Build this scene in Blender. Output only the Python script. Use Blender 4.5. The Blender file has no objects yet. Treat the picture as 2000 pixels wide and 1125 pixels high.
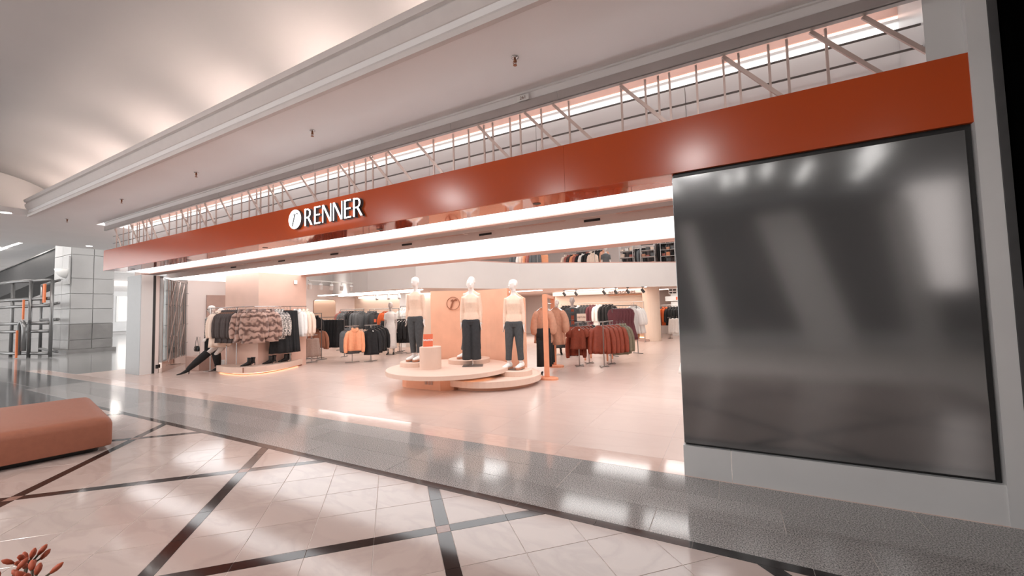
import bpy, math, random
from mathutils import Vector, Matrix

random.seed(7)
scene = bpy.context.scene
COL = scene.collection
PI = math.pi

# ------------------------------------------------------------------ camera
cam_d = bpy.data.cameras.new("camera")
cam = bpy.data.objects.new("camera", cam_d)
COL.objects.link(cam)
cam_d.sensor_fit = 'HORIZONTAL'
cam_d.sensor_width = 36.0
cam_d.lens = 36.0 * 788.38 / 2000.0
cam_d.clip_start = 0.05
cam_d.clip_end = 200.0
_yaw, _pitch, _roll = -0.493635, 0.053453, -0.026100
_f = Vector((math.sin(_yaw) * math.cos(_pitch), math.cos(_yaw) * math.cos(_pitch), math.sin(_pitch)))
_r = Vector((math.cos(_yaw), -math.sin(_yaw), 0.0))
_u = _r.cross(_f)
_r2 = _r * math.cos(_roll) + _u * math.sin(_roll)
_u2 = -_r * math.sin(_roll) + _u * math.cos(_roll)
_m = Matrix((_r2, _u2, -_f)).transposed().to_4x4()
_m.translation = Vector((0.0, 0.0, 1.5))
cam.matrix_world = _m
scene.camera = cam

# ------------------------------------------------------------------ world, exposure
world = bpy.data.worlds.new("world")
scene.world = world
world.use_nodes = True
_bg = world.node_tree.nodes["Background"]
_bg.inputs[0].default_value = (1.0, 0.985, 0.975, 1.0)
_bg.inputs[1].default_value = 2.5
vs = scene.view_settings
vs.view_transform = 'Standard'
vs.look = 'None'
vs.exposure = 0.45
vs.gamma = 1.0
vs.use_curve_mapping = False
scene.cycles.max_bounces = 6
scene.cycles.diffuse_bounces = 3
scene.cycles.glossy_bounces = 3
scene.cycles.transmission_bounces = 4
scene.cycles.transparent_max_bounces = 6
scene.cycles.caustics_reflective = False
scene.cycles.caustics_refractive = False


def area_light(name, loc, size, power, color=(1, 1, 1), rot=(0, 0, 0), size_y=None):
    d = bpy.data.lights.new(name, 'AREA')
    d.energy = power
    d.color = color
    d.size = size
    if size_y:
        d.shape = 'RECTANGLE'
        d.size_y = size_y
    o = bpy.data.objects.new(name, d)
    o.location = loc
    o.rotation_euler = rot
    COL.objects.link(o)
    return o


# ------------------------------------------------------------------ materials
def lin(c):
    return tuple(((v / 255.0) / 12.92 if v / 255.0 <= 0.04045 else ((v / 255.0 + 0.055) / 1.055) ** 2.4) for v in c)


MATS = {}


def mat(name, rgb, rough=0.5, metal=0.0, spec=0.5, var=0.06, scale=8.0, bump=0.0, bscale=60.0, emit=0.0, coat=0.0, sheen=0.0):
    """procedural principled material: base colour with a little noise variation, optional fine bump"""
    if name in MATS:
        return MATS[name]
    m = bpy.data.materials.new(name)
    m.use_nodes = True
    nt = m.node_tree
    b = nt.nodes["Principled BSDF"]
    b.inputs["Roughness"].default_value = rough
    b.inputs["Metallic"].default_value = metal
    b.inputs["Specular IOR Level"].default_value = spec
    b.inputs["Coat Weight"].default_value = coat
    b.inputs["Coat Roughness"].default_value = 0.05
    if sheen:
        b.inputs["Sheen Weight"].default_value = sheen
    c = lin(rgb)
    tc = nt.nodes.new("ShaderNodeTexCoord")
    if var > 0:
        n = nt.nodes.new("ShaderNodeTexNoise")
        n.inputs["Scale"].default_value = scale
        n.inputs["Detail"].default_value = 3.0
        nt.links.new(tc.outputs["Object"], n.inputs["Vector"])
        r = nt.nodes.new("ShaderNodeValToRGB")
        r.color_ramp.elements[0].position = 0.3
        r.color_ramp.elements[1].position = 0.7
        r.color_ramp.elements[0].color = tuple(max(0.0, v * (1 - var)) for v in c) + (1,)
        r.color_ramp.elements[1].color = tuple(min(1.0, v * (1 + var)) for v in c) + (1,)
        nt.links.new(n.outputs["Fac"], r.inputs["Fac"])
        nt.links.new(r.outputs["Color"], b.inputs["Base Color"])
    else:
        b.inputs["Base Color"].default_value = c + (1,)
    if bump > 0:
        n2 = nt.nodes.new("ShaderNodeTexNoise")
        n2.inputs["Scale"].default_value = bscale
        n2.inputs["Detail"].default_value = 2.0
        nt.links.new(tc.outputs["Object"], n2.inputs["Vector"])
        bp = nt.nodes.new("ShaderNodeBump")
        bp.inputs["Strength"].default_value = bump
        bp.inputs["Distance"].default_value = 0.01
        nt.links.new(n2.outputs["Fac"], bp.inputs["Height"])
        nt.links.new(bp.outputs["Normal"], b.inputs["Normal"])
    if emit > 0:
        b.inputs["Emission Color"].default_value = c + (1,)
        b.inputs["Emission Strength"].default_value = emit
    MATS[name] = m
    return m


def marble(name, base, vein, rough, scale=1.3, amount=0.5, tile_var=0.05):
    m = bpy.data.materials.new(name)
    m.use_nodes = True
    nt = m.node_tree
    b = nt.nodes["Principled BSDF"]
    b.inputs["Roughness"].default_value = rough
    g = nt.nodes.new("ShaderNodeNewGeometry")
    info = nt.nodes.new("ShaderNodeObjectInfo")
    add = nt.nodes.new("ShaderNodeVectorMath")
    add.operation = 'MULTIPLY_ADD'
    nt.links.new(info.outputs["Random"], add.inputs[0])
    add.inputs[1].default_value = (13.0, 7.0, 3.0)
    nt.links.new(g.outputs["Position"], add.inputs[2])
    mp = nt.nodes.new("ShaderNodeMapping")
    mp.inputs["Scale"].default_value = (1.0, 2.2, 1.0)
    mp.inputs["Rotation"].default_value = (0, 0, 0.7)
    nt.links.new(add.outputs[0], mp.inputs["Vector"])
    n = nt.nodes.new("ShaderNodeTexNoise")
    n.inputs["Scale"].default_value = scale
    n.inputs["Detail"].default_value = 7.0
    n.inputs["Distortion"].default_value = 1.6
    nt.links.new(mp.outputs["Vector"], n.inputs["Vector"])
    r = nt.nodes.new("ShaderNodeValToRGB")
    e = r.color_ramp.elements
    e[0].position = 0.42
    e[0].color = lin(base) + (1,)
    e[1].position = 0.58
    e[1].color = lin(base) + (1,)
    v = r.color_ramp.elements.new(0.5)
    v.color = tuple(a * (1 - amount) + c * amount for a, c in zip(lin(base), lin(vein))) + (1,)
    nt.links.new(n.outputs["Fac"], r.inputs["Fac"])
    hsv = nt.nodes.new("ShaderNodeHueSaturation")
    mr = nt.nodes.new("ShaderNodeMapRange")
    mr.inputs["To Min"].default_value = 1 - tile_var
    mr.inputs["To Max"].default_value = 1 + tile_var
    nt.links.new(info.outputs["Random"], mr.inputs["Value"])
    nt.links.new(mr.outputs["Result"], hsv.inputs["Value"])
    nt.links.new(r.outputs["Color"], hsv.inputs["Color"])
    nt.links.new(hsv.outputs["Color"], b.inputs["Base Color"])
    MATS[name] = m
    return m


def granite(name, dark, light, rough, scale=140.0):
    m = bpy.data.materials.new(name)
    m.use_nodes = True
    nt = m.node_tree
    b = nt.nodes["Principled BSDF"]
    b.inputs["Roughness"].default_value = rough
    g = nt.nodes.new("ShaderNodeNewGeometry")
    n = nt.nodes.new("ShaderNodeTexNoise")
    n.inputs["Scale"].default_value = scale
    n.inputs["Detail"].default_value = 2.0
    nt.links.new(g.outputs["Position"], n.inputs["Vector"])
    r = nt.nodes.new("ShaderNodeValToRGB")
    e = r.color_ramp.elements
    e[0].position = 0.36
    e[0].color = lin(dark) + (1,)
    e[1].position = 0.62
    e[1].color = lin(light) + (1,)
    nt.links.new(n.outputs["Fac"], r.inputs["Fac"])
    info = nt.nodes.new("ShaderNodeObjectInfo")
    hsv = nt.nodes.new("ShaderNodeHueSaturation")
    mr = nt.nodes.new("ShaderNodeMapRange")
    mr.inputs["To Min"].default_value = 0.9
    mr.inputs["To Max"].default_value = 1.12
    nt.links.new(info.outputs["Random"], mr.inputs["Value"])
    nt.links.new(mr.outputs["Result"], hsv.inputs["Value"])
    nt.links.new(r.outputs["Color"], hsv.inputs["Color"])
    nt.links.new(hsv.outputs["Color"], b.inputs["Base Color"])
    MATS[name] = m
    return m


def emission(name, rgb, strength):
    m = bpy.data.materials.new(name)
    m.use_nodes = True
    nt = m.node_tree
    nt.nodes.remove(nt.nodes["Principled BSDF"])
    e = nt.nodes.new("ShaderNodeEmission")
    e.inputs[0].default_value = lin(rgb) + (1,)
    e.inputs[1].default_value = strength
    nt.links.new(e.outputs[0], nt.nodes["Material Output"].inputs[0])
    MATS[name] = m
    return m


def glass(name, rgb=(235, 240, 240), mirror=0.25):
    m = bpy.data.materials.new(name)
    m.use_nodes = True
    nt = m.node_tree
    nt.nodes.remove(nt.nodes["Principled BSDF"])
    t = nt.nodes.new("ShaderNodeBsdfTransparent")
    t.inputs[0].default_value = lin(rgb) + (1,)
    g = nt.nodes.new("ShaderNodeBsdfGlossy")
    g.inputs["Roughness"].default_value = 0.01
    mx = nt.nodes.new("ShaderNodeMixShader")
    mx.inputs[0].default_value = mirror
    nt.links.new(t.outputs[0], mx.inputs[1])
    nt.links.new(g.outputs[0], mx.inputs[2])
    nt.links.new(mx.outputs[0], nt.nodes["Material Output"].inputs[0])
    MATS[name] = m
    return m


marble('m_marble', (194, 176, 168), (164, 145, 139), 0.10, scale=1.0, amount=0.28, tile_var=0.05)
marble('m_border', (222, 196, 185), (206, 172, 160), 0.08, scale=2.5, amount=0.3, tile_var=0.03)
marble('m_store_tile', (214, 190, 180), (206, 182, 172), 0.25, scale=0.6, amount=0.3, tile_var=0.035)
granite('m_granite', (98, 97, 97), (192, 187, 184), 0.10, scale=120.0)
granite('m_granite_far', (92, 93, 94), (128, 128, 129), 0.10)
mat('m_black_stone', (38, 32, 31), 0.08, var=0.3, scale=20)
mat('m_cross_stone', (150, 116, 104), 0.12, var=0.12, scale=20)
mat('m_mortar', (214, 204, 198), 0.6)
mat('m_far_floor', (150, 150, 150), 0.12, var=0.05, scale=1)
mat('m_ceiling', (234, 232, 232), 0.75, var=0.02, scale=1)
mat('m_vault', (184, 186, 188), 0.8, var=0.02, scale=1)
mat('m_cornice', (210, 204, 202), 0.6, var=0.02)
mat('m_steel', (188, 184, 182), 0.28, metal=0.9, var=0.05, scale=3)
mat('m_bar', (196, 176, 168), 0.35, metal=0.6, var=0.03)
mat('m_rod', (112, 108, 106), 0.35, metal=0.8, var=0.03)
mat('m_backpanel', (226, 226, 226), 0.22, var=0.02, scale=1)
mat('m_red', (180, 74, 32), 0.2, spec=0.35, var=0.04, scale=0.6)
mat('m_red_gloss', (182, 70, 30), 0.05, spec=0.6, var=0.03, scale=0.6, coat=0.6)
mat('m_dark_gap', (22, 22, 23), 0.4, var=0.1)
mat('m_black_wall', (4, 4, 4), 0.9, spec=0.0, var=0.2)
mat('m_panel_grey', (204, 204, 204), 0.32, metal=0.1, var=0.03, scale=2)
mat('m_screen', (138, 138, 139), 0.11, metal=0.75, spec=0.5, var=0.06, scale=1.2, bump=0.03, bscale=1.5)
mat('m_pink_lip', (214, 176, 164), 0.5, var=0.03)
mat('m_beam_grey', (150, 138, 135), 0.5, var=0.04)
mat('m_store_ceiling', (224, 204, 196), 0.6, var=0.02)
mat('m_white_wall', (236, 234, 232), 0.6, var=0.02, scale=1)
mat('m_pink_wall', (244, 230, 224), 0.6, var=0.02, scale=1)
mat('m_beige_wall', (236, 214, 196), 0.6, var=0.03, scale=1)
mat('m_taupe', (190, 158, 146), 0.6, var=0.03)
mat('m_column_pink', (232, 192, 174), 0.42, var=0.05, scale=1.5)
mat('m_stage', (232, 202, 185), 0.55, var=0.03, scale=3)
mat('m_stage_panel', (240, 184, 154), 0.55, var=0.05, scale=3, bump=0.05)
mat('m_orange_frame', (236, 160, 124), 0.45, var=0.04)
mat('m_sofa', (158, 99, 77), 0.5, var=0.05, scale=20, bump=0.12, bscale=300)
mat('m_grey_stone', (186, 186, 186), 0.5, var=0.05, scale=1.2)
mat('m_grey_stone_dark', (140, 138, 137), 0.4, var=0.18, scale=1.6)
mat('m_pillar', (150, 151, 152), 0.4, metal=0.2, var=0.02)
mat('m_chrome', (200, 196, 194), 0.18, metal=1.0, var=0.03)
mat('m_grey_metal', (120, 120, 120), 0.35, metal=0.7, var=0.05)
mat('m_orange_strap', (206, 110, 62), 0.6, var=0.05)
mat('m_mannequin', (238, 228, 222), 0.38, var=0.02)
mat('m_mannequin_grey', (196, 186, 182), 0.5, var=0.02)
mat('m_sweater', (238, 206, 184), 0.8, var=0.04, scale=30, bump=0.2, bscale=180)
mat('m_denim', (74, 76, 78), 0.85, var=0.12, scale=25, bump=0.2, bscale=300)
mat('m_denim_dark', (52, 53, 56), 0.85, var=0.12, scale=25, bump=0.2, bscale=300)
mat('m_white_cloth', (244, 240, 236), 0.85, var=0.03, scale=15, bump=0.15)
mat('m_cream_cloth', (245, 222, 205), 0.85, var=0.03, scale=15, bump=0.15)
mat('m_black_cloth', (34, 34, 36), 0.85, var=0.25, scale=12, bump=0.2)
mat('m_brown_black', (74, 64, 62), 0.8, var=0.2, scale=12, bump=0.2)
mat('m_charcoal', (74, 76, 78), 0.9, var=0.15, scale=30, bump=0.25)
mat('m_grey_cloth', (104, 106, 108), 0.9, var=0.12, scale=30, bump=0.25)
mat('m_peach_cloth', (240, 164, 124), 0.85, var=0.05, scale=20, bump=0.2)
mat('m_rust', (150, 78, 58), 0.85, var=0.1, scale=20, bump=0.2)
mat('m_terracotta', (140, 66, 46), 0.85, var=0.12, scale=18, bump=0.2)
mat('m_terracotta_gloss', (148, 66, 44), 0.55, var=0.15, scale=14, bump=0.25)
mat('m_burgundy', (106, 56, 62), 0.8, var=0.12, scale=18, bump=0.2)
mat('m_olive', (132, 124, 104), 0.85, var=0.1, scale=18, bump=0.2)
mat('m_tan', (206, 152, 126), 0.85, var=0.08, scale=18, bump=0.2)
mat('m_beige_tweed', (176, 150, 138), 0.9, var=0.25, scale=120, bump=0.3)
mat('m_brown_cloth', (164, 110, 86), 0.85, var=0.08, scale=18, bump=0.2)
mat('m_orange_cloth', (196, 88, 40), 0.85, var=0.08, scale=18, bump=0.2)
mat('m_dusty_pink', (176, 110, 100), 0.85, var=0.08, scale=18, bump=0.2)
mat('m_leather_black', (28, 27, 28), 0.25, var=0.2, scale=20)
mat('m_suede_black', (30, 30, 31), 0.8, var=0.25, scale=20)
mat('m_sole', (190, 130, 100), 0.6)
mat('m_wood', (150, 96, 66), 0.5, var=0.2, scale=6)
mat('m_card_orange', (232, 112, 74), 0.5, var=0.02)
mat('m_card_cream', (246, 224, 206), 0.5, var=0.02)
mat('m_white_plastic', (238, 238, 236), 0.4, var=0.02)
mat('m_hanger', (150, 156, 158), 0.4, var=0.05)
mat('m_text_brown', (120, 84, 70), 0.6, var=0.0)
mat('m_text_white', (252, 250, 248), 0.6, var=0.0)
mat('m_groove', (150, 92, 66), 0.6, var=0.0)
mat('m_dark_grey', (62, 62, 63), 0.5, var=0.1)
mat('m_light_grey', (196, 194, 193), 0.6, var=0.03)
mat('m_upper_ceiling', (120, 108, 102), 0.8, var=0.1)
mat('m_leaf', (74, 68, 48), 0.6, var=0.2, scale=30)
mat('m_petal', (176, 84, 56), 0.6, var=0.2, scale=40)
mat('m_mirror', (214, 200, 192), 0.03, metal=1.0, var=0.0)
mat('m_sign_halo', (120, 100, 98), 0.5, var=0.03)
mat('m_sign_back', (74, 75, 77), 0.5, var=0.03)
emission('e_strip', (255, 252, 252), 2.25)
emission('e_void', (255, 250, 247), 4.2)
emission('e_soft', (255, 236, 224), 2.2)
emission('e_cove', (255, 226, 210), 20.0)
emission('e_window_and_fill', (255, 244, 238), 1.6)
emission('e_led', (255, 246, 240), 5.0)
emission('e_warm', (255, 196, 150), 5.0)
emission('e_pinkline', (255, 214, 198), 2.0)
emission('e_strip_reflection', (255, 252, 250), 1.4)
emission('e_tube', (255, 247, 240), 14.0)
emission('e_sign', (255, 255, 255), 3.0)
emission('e_lamp', (255, 250, 245), 12.0)
glass('g_pane', (228, 232, 232), 0.22)

# snake print
def snake():
    m = mat('m_snake', (206, 196, 188), 0.8, var=0)
    nt = m.node_tree
    b = nt.nodes["Principled BSDF"]
    tc = nt.nodes.new("ShaderNodeTexCoord")
    w = nt.nodes.new("ShaderNodeTexNoise")
    w.inputs["Scale"].default_value = 26
    w.inputs["Distortion"].default_value = 2.0
    nt.links.new(tc.outputs["Object"], w.inputs["Vector"])
    r = nt.nodes.new("ShaderNodeValToRGB")
    r.color_ramp.elements[0].position = 0.46
    r.color_ramp.elements[0].color = lin((64, 60, 62)) + (1,)
    r.color_ramp.elements[1].position = 0.54
    r.color_ramp.elements[1].color = lin((228, 218, 210)) + (1,)
    nt.links.new(w.outputs["Fac"], r.inputs["Fac"])
    nt.links.new(r.outputs["Color"], b.inputs["Base Color"])
snake()


def fur():
    m = mat('m_fur', (160, 124, 110), 0.95, var=0, sheen=0.3)
    nt = m.node_tree
    b = nt.nodes["Principled BSDF"]
    tc = nt.nodes.new("ShaderNodeTexCoord")
    w = nt.nodes.new("ShaderNodeTexWave")
    w.wave_type = 'BANDS'
    w.bands_direction = 'Z'
    w.inputs["Scale"].default_value = 1.7
    w.inputs["Distortion"].default_value = 9.0
    w.inputs["Detail"].default_value = 2.0
    w.inputs["Detail Scale"].default_value = 2.5
    nt.links.new(tc.outputs["Object"], w.inputs["Vector"])
    r = nt.nodes.new("ShaderNodeValToRGB")
    r.color_ramp.elements[0].position = 0.1
    r.color_ramp.elements[0].color = lin((112, 84, 75)) + (1,)
    r.color_ramp.elements[1].position = 0.75
    r.color_ramp.elements[1].color = lin((188, 154, 140)) + (1,)
    nt.links.new(w.outputs["Fac"], r.inputs["Fac"])
    nt.links.new(r.outputs["Color"], b.inputs["Base Color"])
    n = nt.nodes.new("ShaderNodeTexNoise")
    n.inputs["Scale"].default_value = 70
    nt.links.new(tc.outputs["Object"], n.inputs["Vector"])
    bp = nt.nodes.new("ShaderNodeBump")
    bp.inputs["Strength"].default_value = 0.8
    bp.inputs["Distance"].default_value = 0.012
    nt.links.new(n.outputs["Fac"], bp.inputs["Height"])
    nt.links.new(bp.outputs["Normal"], b.inputs["Normal"])


fur()


# ------------------------------------------------------------------ mesh helpers
class MB:
    def __init__(self):
        self.v = []
        self.f = []

    def box(self, x0, x1, y0, y1, z0, z1):
        n = len(self.v)
        self.v += [(x0, y0, z0), (x1, y0, z0), (x1, y1, z0), (x0, y1, z0), (x0, y0, z1), (x1, y0, z1), (x1, y1, z1), (x0, y1, z1)]
        for q in ((0, 3, 2, 1), (4, 5, 6, 7), (0, 1, 5, 4), (1, 2, 6, 5), (2, 3, 7, 6), (3, 0, 4, 7)):
            self.f.append(tuple(n + i for i in q))
        return self

    def obox(self, c, size, rz=0.0, rx=0.0, ry=0.0):
        m = Matrix.Translation(c) @ Matrix.Rotation(rz, 4, 'Z') @ Matrix.Rotation(ry, 4, 'Y') @ Matrix.Rotation(rx, 4, 'X')
        n = len(self.v)
        a, b, d = size[0] / 2, size[1] / 2, size[2] / 2
        self.box(-a, a, -b, b, -d, d)
        for i in range(n, len(self.v)):
            self.v[i] = tuple(m @ Vector(self.v[i]))
        return self

    def prism(self, poly, z0, z1, bevel=0.0):
        """poly counter-clockwise"""
        k = len(poly)
        n = len(self.v)
        if bevel > 0:
            cx = sum(p[0] for p in poly) / k
            cy = sum(p[1] for p in poly) / k
            def sh(p):
                dx, dy = p[0] - cx, p[1] - cy
                l = math.hypot(dx, dy) or 1
                s = max(0.0, 1 - bevel * 1.2 / l)
                return (cx + dx * s, cy + dy * s)
            self.v += [(p[0], p[1], z0) for p in poly] + [(p[0], p[1], z1 - bevel) for p in poly] + [sh(p) + (z1,) for p in poly]
            for lay in (0, 1):
                for i in range(k):
                    j = (i + 1) % k
                    o = n + lay * k
                    self.f.append((o + i, o + j, o + k + j, o + k + i))
            self.f.append(tuple(n + 2 * k + i for i in range(k)))
            self.f.append(tuple(n + i for i in reversed(range(k))))
        else:
            self.v += [(p[0], p[1], z0) for p in poly] + [(p[0], p[1], z1) for p in poly]
            for i in range(k):
                j = (i + 1) % k
                self.f.append((n + i, n + j, n + k + j, n + k + i))
            self.f.append(tuple(n + k + i for i in range(k)))
            self.f.append(tuple(n + i for i in reversed(range(k))))
        return self

    def rings(self, rings, close=True, cap0=True, cap1=True):
        n = len(self.v)
        k = len(rings[0])
        for r in rings:
            self.v += [tuple(p) for p in r]
        for a in range(len(rings) - 1):
            for i in range(k if close else k - 1):
                j = (i + 1) % k
                self.f.append((n + a * k + i, n + a * k + j, n + (a + 1) * k + j, n + (a + 1) * k + i))
        if cap0:
            self.f.append(tuple(n + i for i in reversed(range(k))))
        if cap1:
            o = n + (len(rings) - 1) * k
            self.f.append(tuple(o + i for i in range(k)))
        return self

    def tube(self, pts, r, seg=8, ry=None, side=None, cap=True):
        """swept tube; r scalar or list; ry second radius; side = preferred x axis of the rings"""
        pts = [Vector(p) for p in pts]
        k = len(pts)
        rs = r if isinstance(r, (list, tuple)) else [r] * k
        r2 = rs if ry is None else (ry if isinstance(ry, (list, tuple)) else [ry] * k)
        rings = []
        prev = None
        for i, p in enumerate(pts):
            t = (pts[min(i + 1, k - 1)] - pts[max(i - 1, 0)])
            t = t.normalized() if t.length > 1e-9 else Vector((0, 0, 1))
            if side is not None:
                x = Vector(side)
            elif prev is not None:
                x = prev
            else:
                x = Vector((1, 0, 0)) if abs(t.x) < 0.9 else Vector((0, 1, 0))
            x = (x - t * x.dot(t))
            x = x.normalized() if x.length > 1e-6 else t.orthogonal().normalized()
            y = t.cross(x)
            prev = x
            rings.append([p + x * (rs[i] * math.cos(2 * PI * j / seg)) + y * (r2[i] * math.sin(2 * PI * j / seg)) for j in range(seg)])
        return self.rings(rings, True, cap, cap)

    def bar(self, a, b, w, h=None):
        """square bar from a to b"""
        h = h or w
        a, b = Vector(a), Vector(b)
        t = (b - a).normalized()
        x = Vector((0, 0, 1)).cross(t)
        x = x.normalized() if x.length > 1e-4 else Vector((1, 0, 0))
        y = t.cross(x)
        def ring(p):
            return [p - x * w / 2 - y * h / 2, p + x * w / 2 - y * h / 2, p + x * w / 2 + y * h / 2, p - x * w / 2 + y * h / 2]
        return self.rings([ring(a), ring(b)])

    def lathe(self, prof, seg=24, c=(0, 0, 0), sx=1.0, sy=1.0):
        return self.rings([[(c[0] + r * sx * math.cos(2 * PI * j / seg), c[1] + r * sy * math.sin(2 * PI * j / seg), c[2] + z) for j in range(seg)] for r, z in prof])

    def build(self, name, m, parent=None, smooth=False, loc=None, rz=None):
        me = bpy.data.meshes.new(name)
        me.from_pydata(self.v, [], self.f)
        me.update()
        me.materials.append(MATS[m] if isinstance(m, str) else m)
        if smooth:
            me.polygons.foreach_set("use_smooth", [True] * len(me.polygons))
        return obj(name, me, parent, loc, rz)


def obj(name, me, parent=None, loc=None, rz=None):
    o = bpy.data.objects.new(name, me)
    COL.objects.link(o)
    if parent is not None:
        o.parent = parent
    if loc is not None:
        o.location = loc
    if rz is not None:
        o.rotation_euler = (0, 0, rz)
    return o


def autosmooth(o, ang=0.7):
    me = o.data
    me.polygons.foreach_set("use_smooth", [True] * len(me.polygons))
    me.set_sharp_from_angle(angle=ang)
    return o


def tag(o, label=None, cat=None, group=None, kind=None):
    if label:
        o['label'] = label
    if cat:
        o['category'] = cat
    if group:
        o['group'] = group
    if kind:
        o['kind'] = kind
    return o


def empty(name, loc=(0, 0, 0), rz=0.0):
    o = bpy.data.objects.new(name, None)
    o.empty_display_size = 0.1
    COL.objects.link(o)
    o.location = loc
    o.rotation_euler = (0, 0, rz)
    return o


def bevel(o, w=0.01, seg=2):
    b = o.modifiers.new("bevel", 'BEVEL')
    b.width = w
    b.segments = seg
    b.limit_method = 'ANGLE'
    return o


def text_mesh(name, body, size, m, parent, loc, rot, depth=0.002, align='CENTER', sx=1.0, shear=0.0, off=0.0):
    cu = bpy.data.curves.new(name, 'FONT')
    cu.body = body
    cu.size = size
    cu.extrude = depth
    cu.align_x = align
    cu.align_y = 'CENTER'
    cu.shear = shear
    cu.offset = off
    tmp = bpy.data.objects.new(name + "_tmp", cu)
    COL.objects.link(tmp)
    dg = bpy.context.evaluated_depsgraph_get()
    me = bpy.data.meshes.new_from_object(tmp.evaluated_get(dg))
    bpy.data.objects.remove(tmp)
    bpy.data.curves.remove(cu)
    me.materials.clear()
    me.materials.append(MATS[m])
    o = bpy.data.objects.new(name, me)
    COL.objects.link(o)
    o.parent = parent
    o.location = loc
    o.rotation_euler = rot
    o.scale = (sx, 1, 1)
    return o


def clip_poly(poly, a, b, c):
    """keep a*x+b*y<=c"""
    out = []
    k = len(poly)
    for i in range(k):
        p, q = poly[i], poly[(i + 1) % k]
        dp, dq = a * p[0] + b * p[1] - c, a * q[0] + b * q[1] - c
        if dp <= 0:
            out.append(p)
        if (dp < 0 < dq) or (dq < 0 < dp):
            t = dp / (dp - dq)
            out.append((p[0] + t * (q[0] - p[0]), p[1] + t * (q[1] - p[1])))
    return out


def clip_rect(poly, x0, x1, y0, y1):
    for a, b, c in ((1, 0, x1), (-1, 0, -x0), (0, 1, y1), (0, -1, -y0)):
        poly = clip_poly(poly, a, b, c)
        if len(poly) < 3:
            return []
    return poly


def poly_area(p):
    return abs(sum(p[i][0] * p[(i + 1) % len(p)][1] - p[(i + 1) % len(p)][0] * p[i][1] for i in range(len(p)))) / 2

# ================================================================== SETTING
_mi = cam.matrix_world.inverted()


def to_px(p):
    q = _mi @ Vector(p)
    if q.z > -0.05:
        return None
    return (1000 + 788.38 * q.x / -q.z, 562.5 - 788.38 * q.y / -q.z)


def in_view(p, m=60):
    q = to_px(p)
    return q is not None and -m < q[0] < 2000 + m and -m < q[1] < 1125 + m


# ------------------------------------------------------------------ floor
base = MB().box(-57, 6.2, -8.4, 24, -0.08, -0.0022).build('floor', 'm_mortar')
tag(base, 'mall and shop floor laid with marble, granite and peach tiles', None, None, 'structure')
_rest = {}


def lay(poly, m, name, gap=0.003, z=0.0, always=False):
    k = len(poly)
    if k < 3 or poly_area(poly) < 0.0008:
        return
    if sum(poly[i][0] * poly[(i + 1) % k][1] - poly[(i + 1) % k][0] * poly[i][1] for i in range(k)) < 0:
        poly = poly[::-1]
    cx = sum(p[0] for p in poly) / k
    cy = sum(p[1] for p in poly) / k
    vis = any(in_view((p[0], p[1], 0)) for p in poly) or in_view((cx, cy, 0))
    # inset every edge by half the joint
    cl = poly
    for i in range(k):
        p, q = poly[i], poly[(i + 1) % k]
        ex, ey = q[0] - p[0], q[1] - p[1]
        l = math.hypot(ex, ey)
        if l < 1e-6:
            continue
        a, b = ey / l, -ex / l
        cl = clip_poly(cl, a, b, a * p[0] + b * p[1] - gap / 2)
        if len(cl) < 3:
            return
    if vis and not always:
        c2 = [(p[0] - cx, p[1] - cy) for p in cl]
        MB().prism(c2, -0.008, z, bevel=0.0012).build(name, m, base, loc=(cx, cy, 0))
    else:
        _rest.setdefault((name, m), MB()).prism(cl, -0.008, z)


# diagonal marble field with black bands: s = x + y, d = y - x
S0, D0, PER, BW = -4.47, 4.04, 2.436, 0.13
TW = (PER - BW) / 4.0


def cells(o):
    out = []
    for k in range(-6, 7):
        b = o + k * PER
        out.append((b, b + BW, True))
        for t in range(4):
            out.append((b + BW + t * TW, b + BW + (t + 1) * TW, False))
    return out


def sd(s, d):
    return ((s - d) / 2.0, (s + d) / 2.0)


FX0, FX1, FY0, FY1 = -10.2, 3.2, -2.0, 2.775
for s0, s1, sb in cells(S0):
    for d0, d1, db in cells(D0):
        poly = clip_rect([sd(s0, d0), sd(s1, d0), sd(s1, d1), sd(s0, d1)], FX0, FX1, FY0, FY1)
        if len(poly) < 3:
            continue
        if sb and db:
            lay(poly, 'm_cross_stone', 'crossing_tile', 0.001)
        elif sb or db:
            lay(poly, 'm_black_stone', 'band_tile', 0.0012)
        else:
            lay(poly, 'm_marble', 'marble_tile', 0.004)
# long black strip
x = -10.2
while x < 3.2:
    lay(clip_rect([(x, 2.775), (x + 0.62, 2.775), (x + 0.62, 2.855), (x, 2.855)], FX0, FX1, 0, 9), 'm_black_stone', 'strip_tile', 0.0015)
    x += 0.62
# granite rows
for row, (y0, y1, x0, stp) in enumerate(((2.855, 3.21, -1.76, 1.21), (3.21, 3.56, -1.36, 1.61), (3.56, 3.905, -2.57, 1.21))):
    x = x0 - 12 * stp
    while x < 4.5:
        poly = clip_rect([(x, y0), (x + stp, y0), (x + stp, y1), (x, y1)], -14.0, 4.5, 0, 9)
        if len(poly) > 2:
            lay(poly, 'm_granite', 'granite_tile', 0.004)
        x += stp
# grey tiles of the concourse to the left
for kx in range(47):
    x1 = -14.0 - 0.9 * kx
    for ky in range(9):
        y1 = 3.905 - 0.9 * ky
        lay([(x1 - 0.9, y1 - 0.9), (x1, y1 - 0.9), (x1, y1), (x1 - 0.9, y1)], 'm_granite_far', 'grey_tile', 0.006, always=(x1 < -24))
for kx in range(4):
    x1 = -10.2 - 0.95 * kx
    for ky in range(7):
        y1 = 2.855 - 0.9 * ky
        lay([(x1 - 0.95, y1 - 0.9), (x1, y1 - 0.9), (x1, y1), (x1 - 0.95, y1)], 'm_granite_far', 'grey_tile', 0.006)
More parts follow.
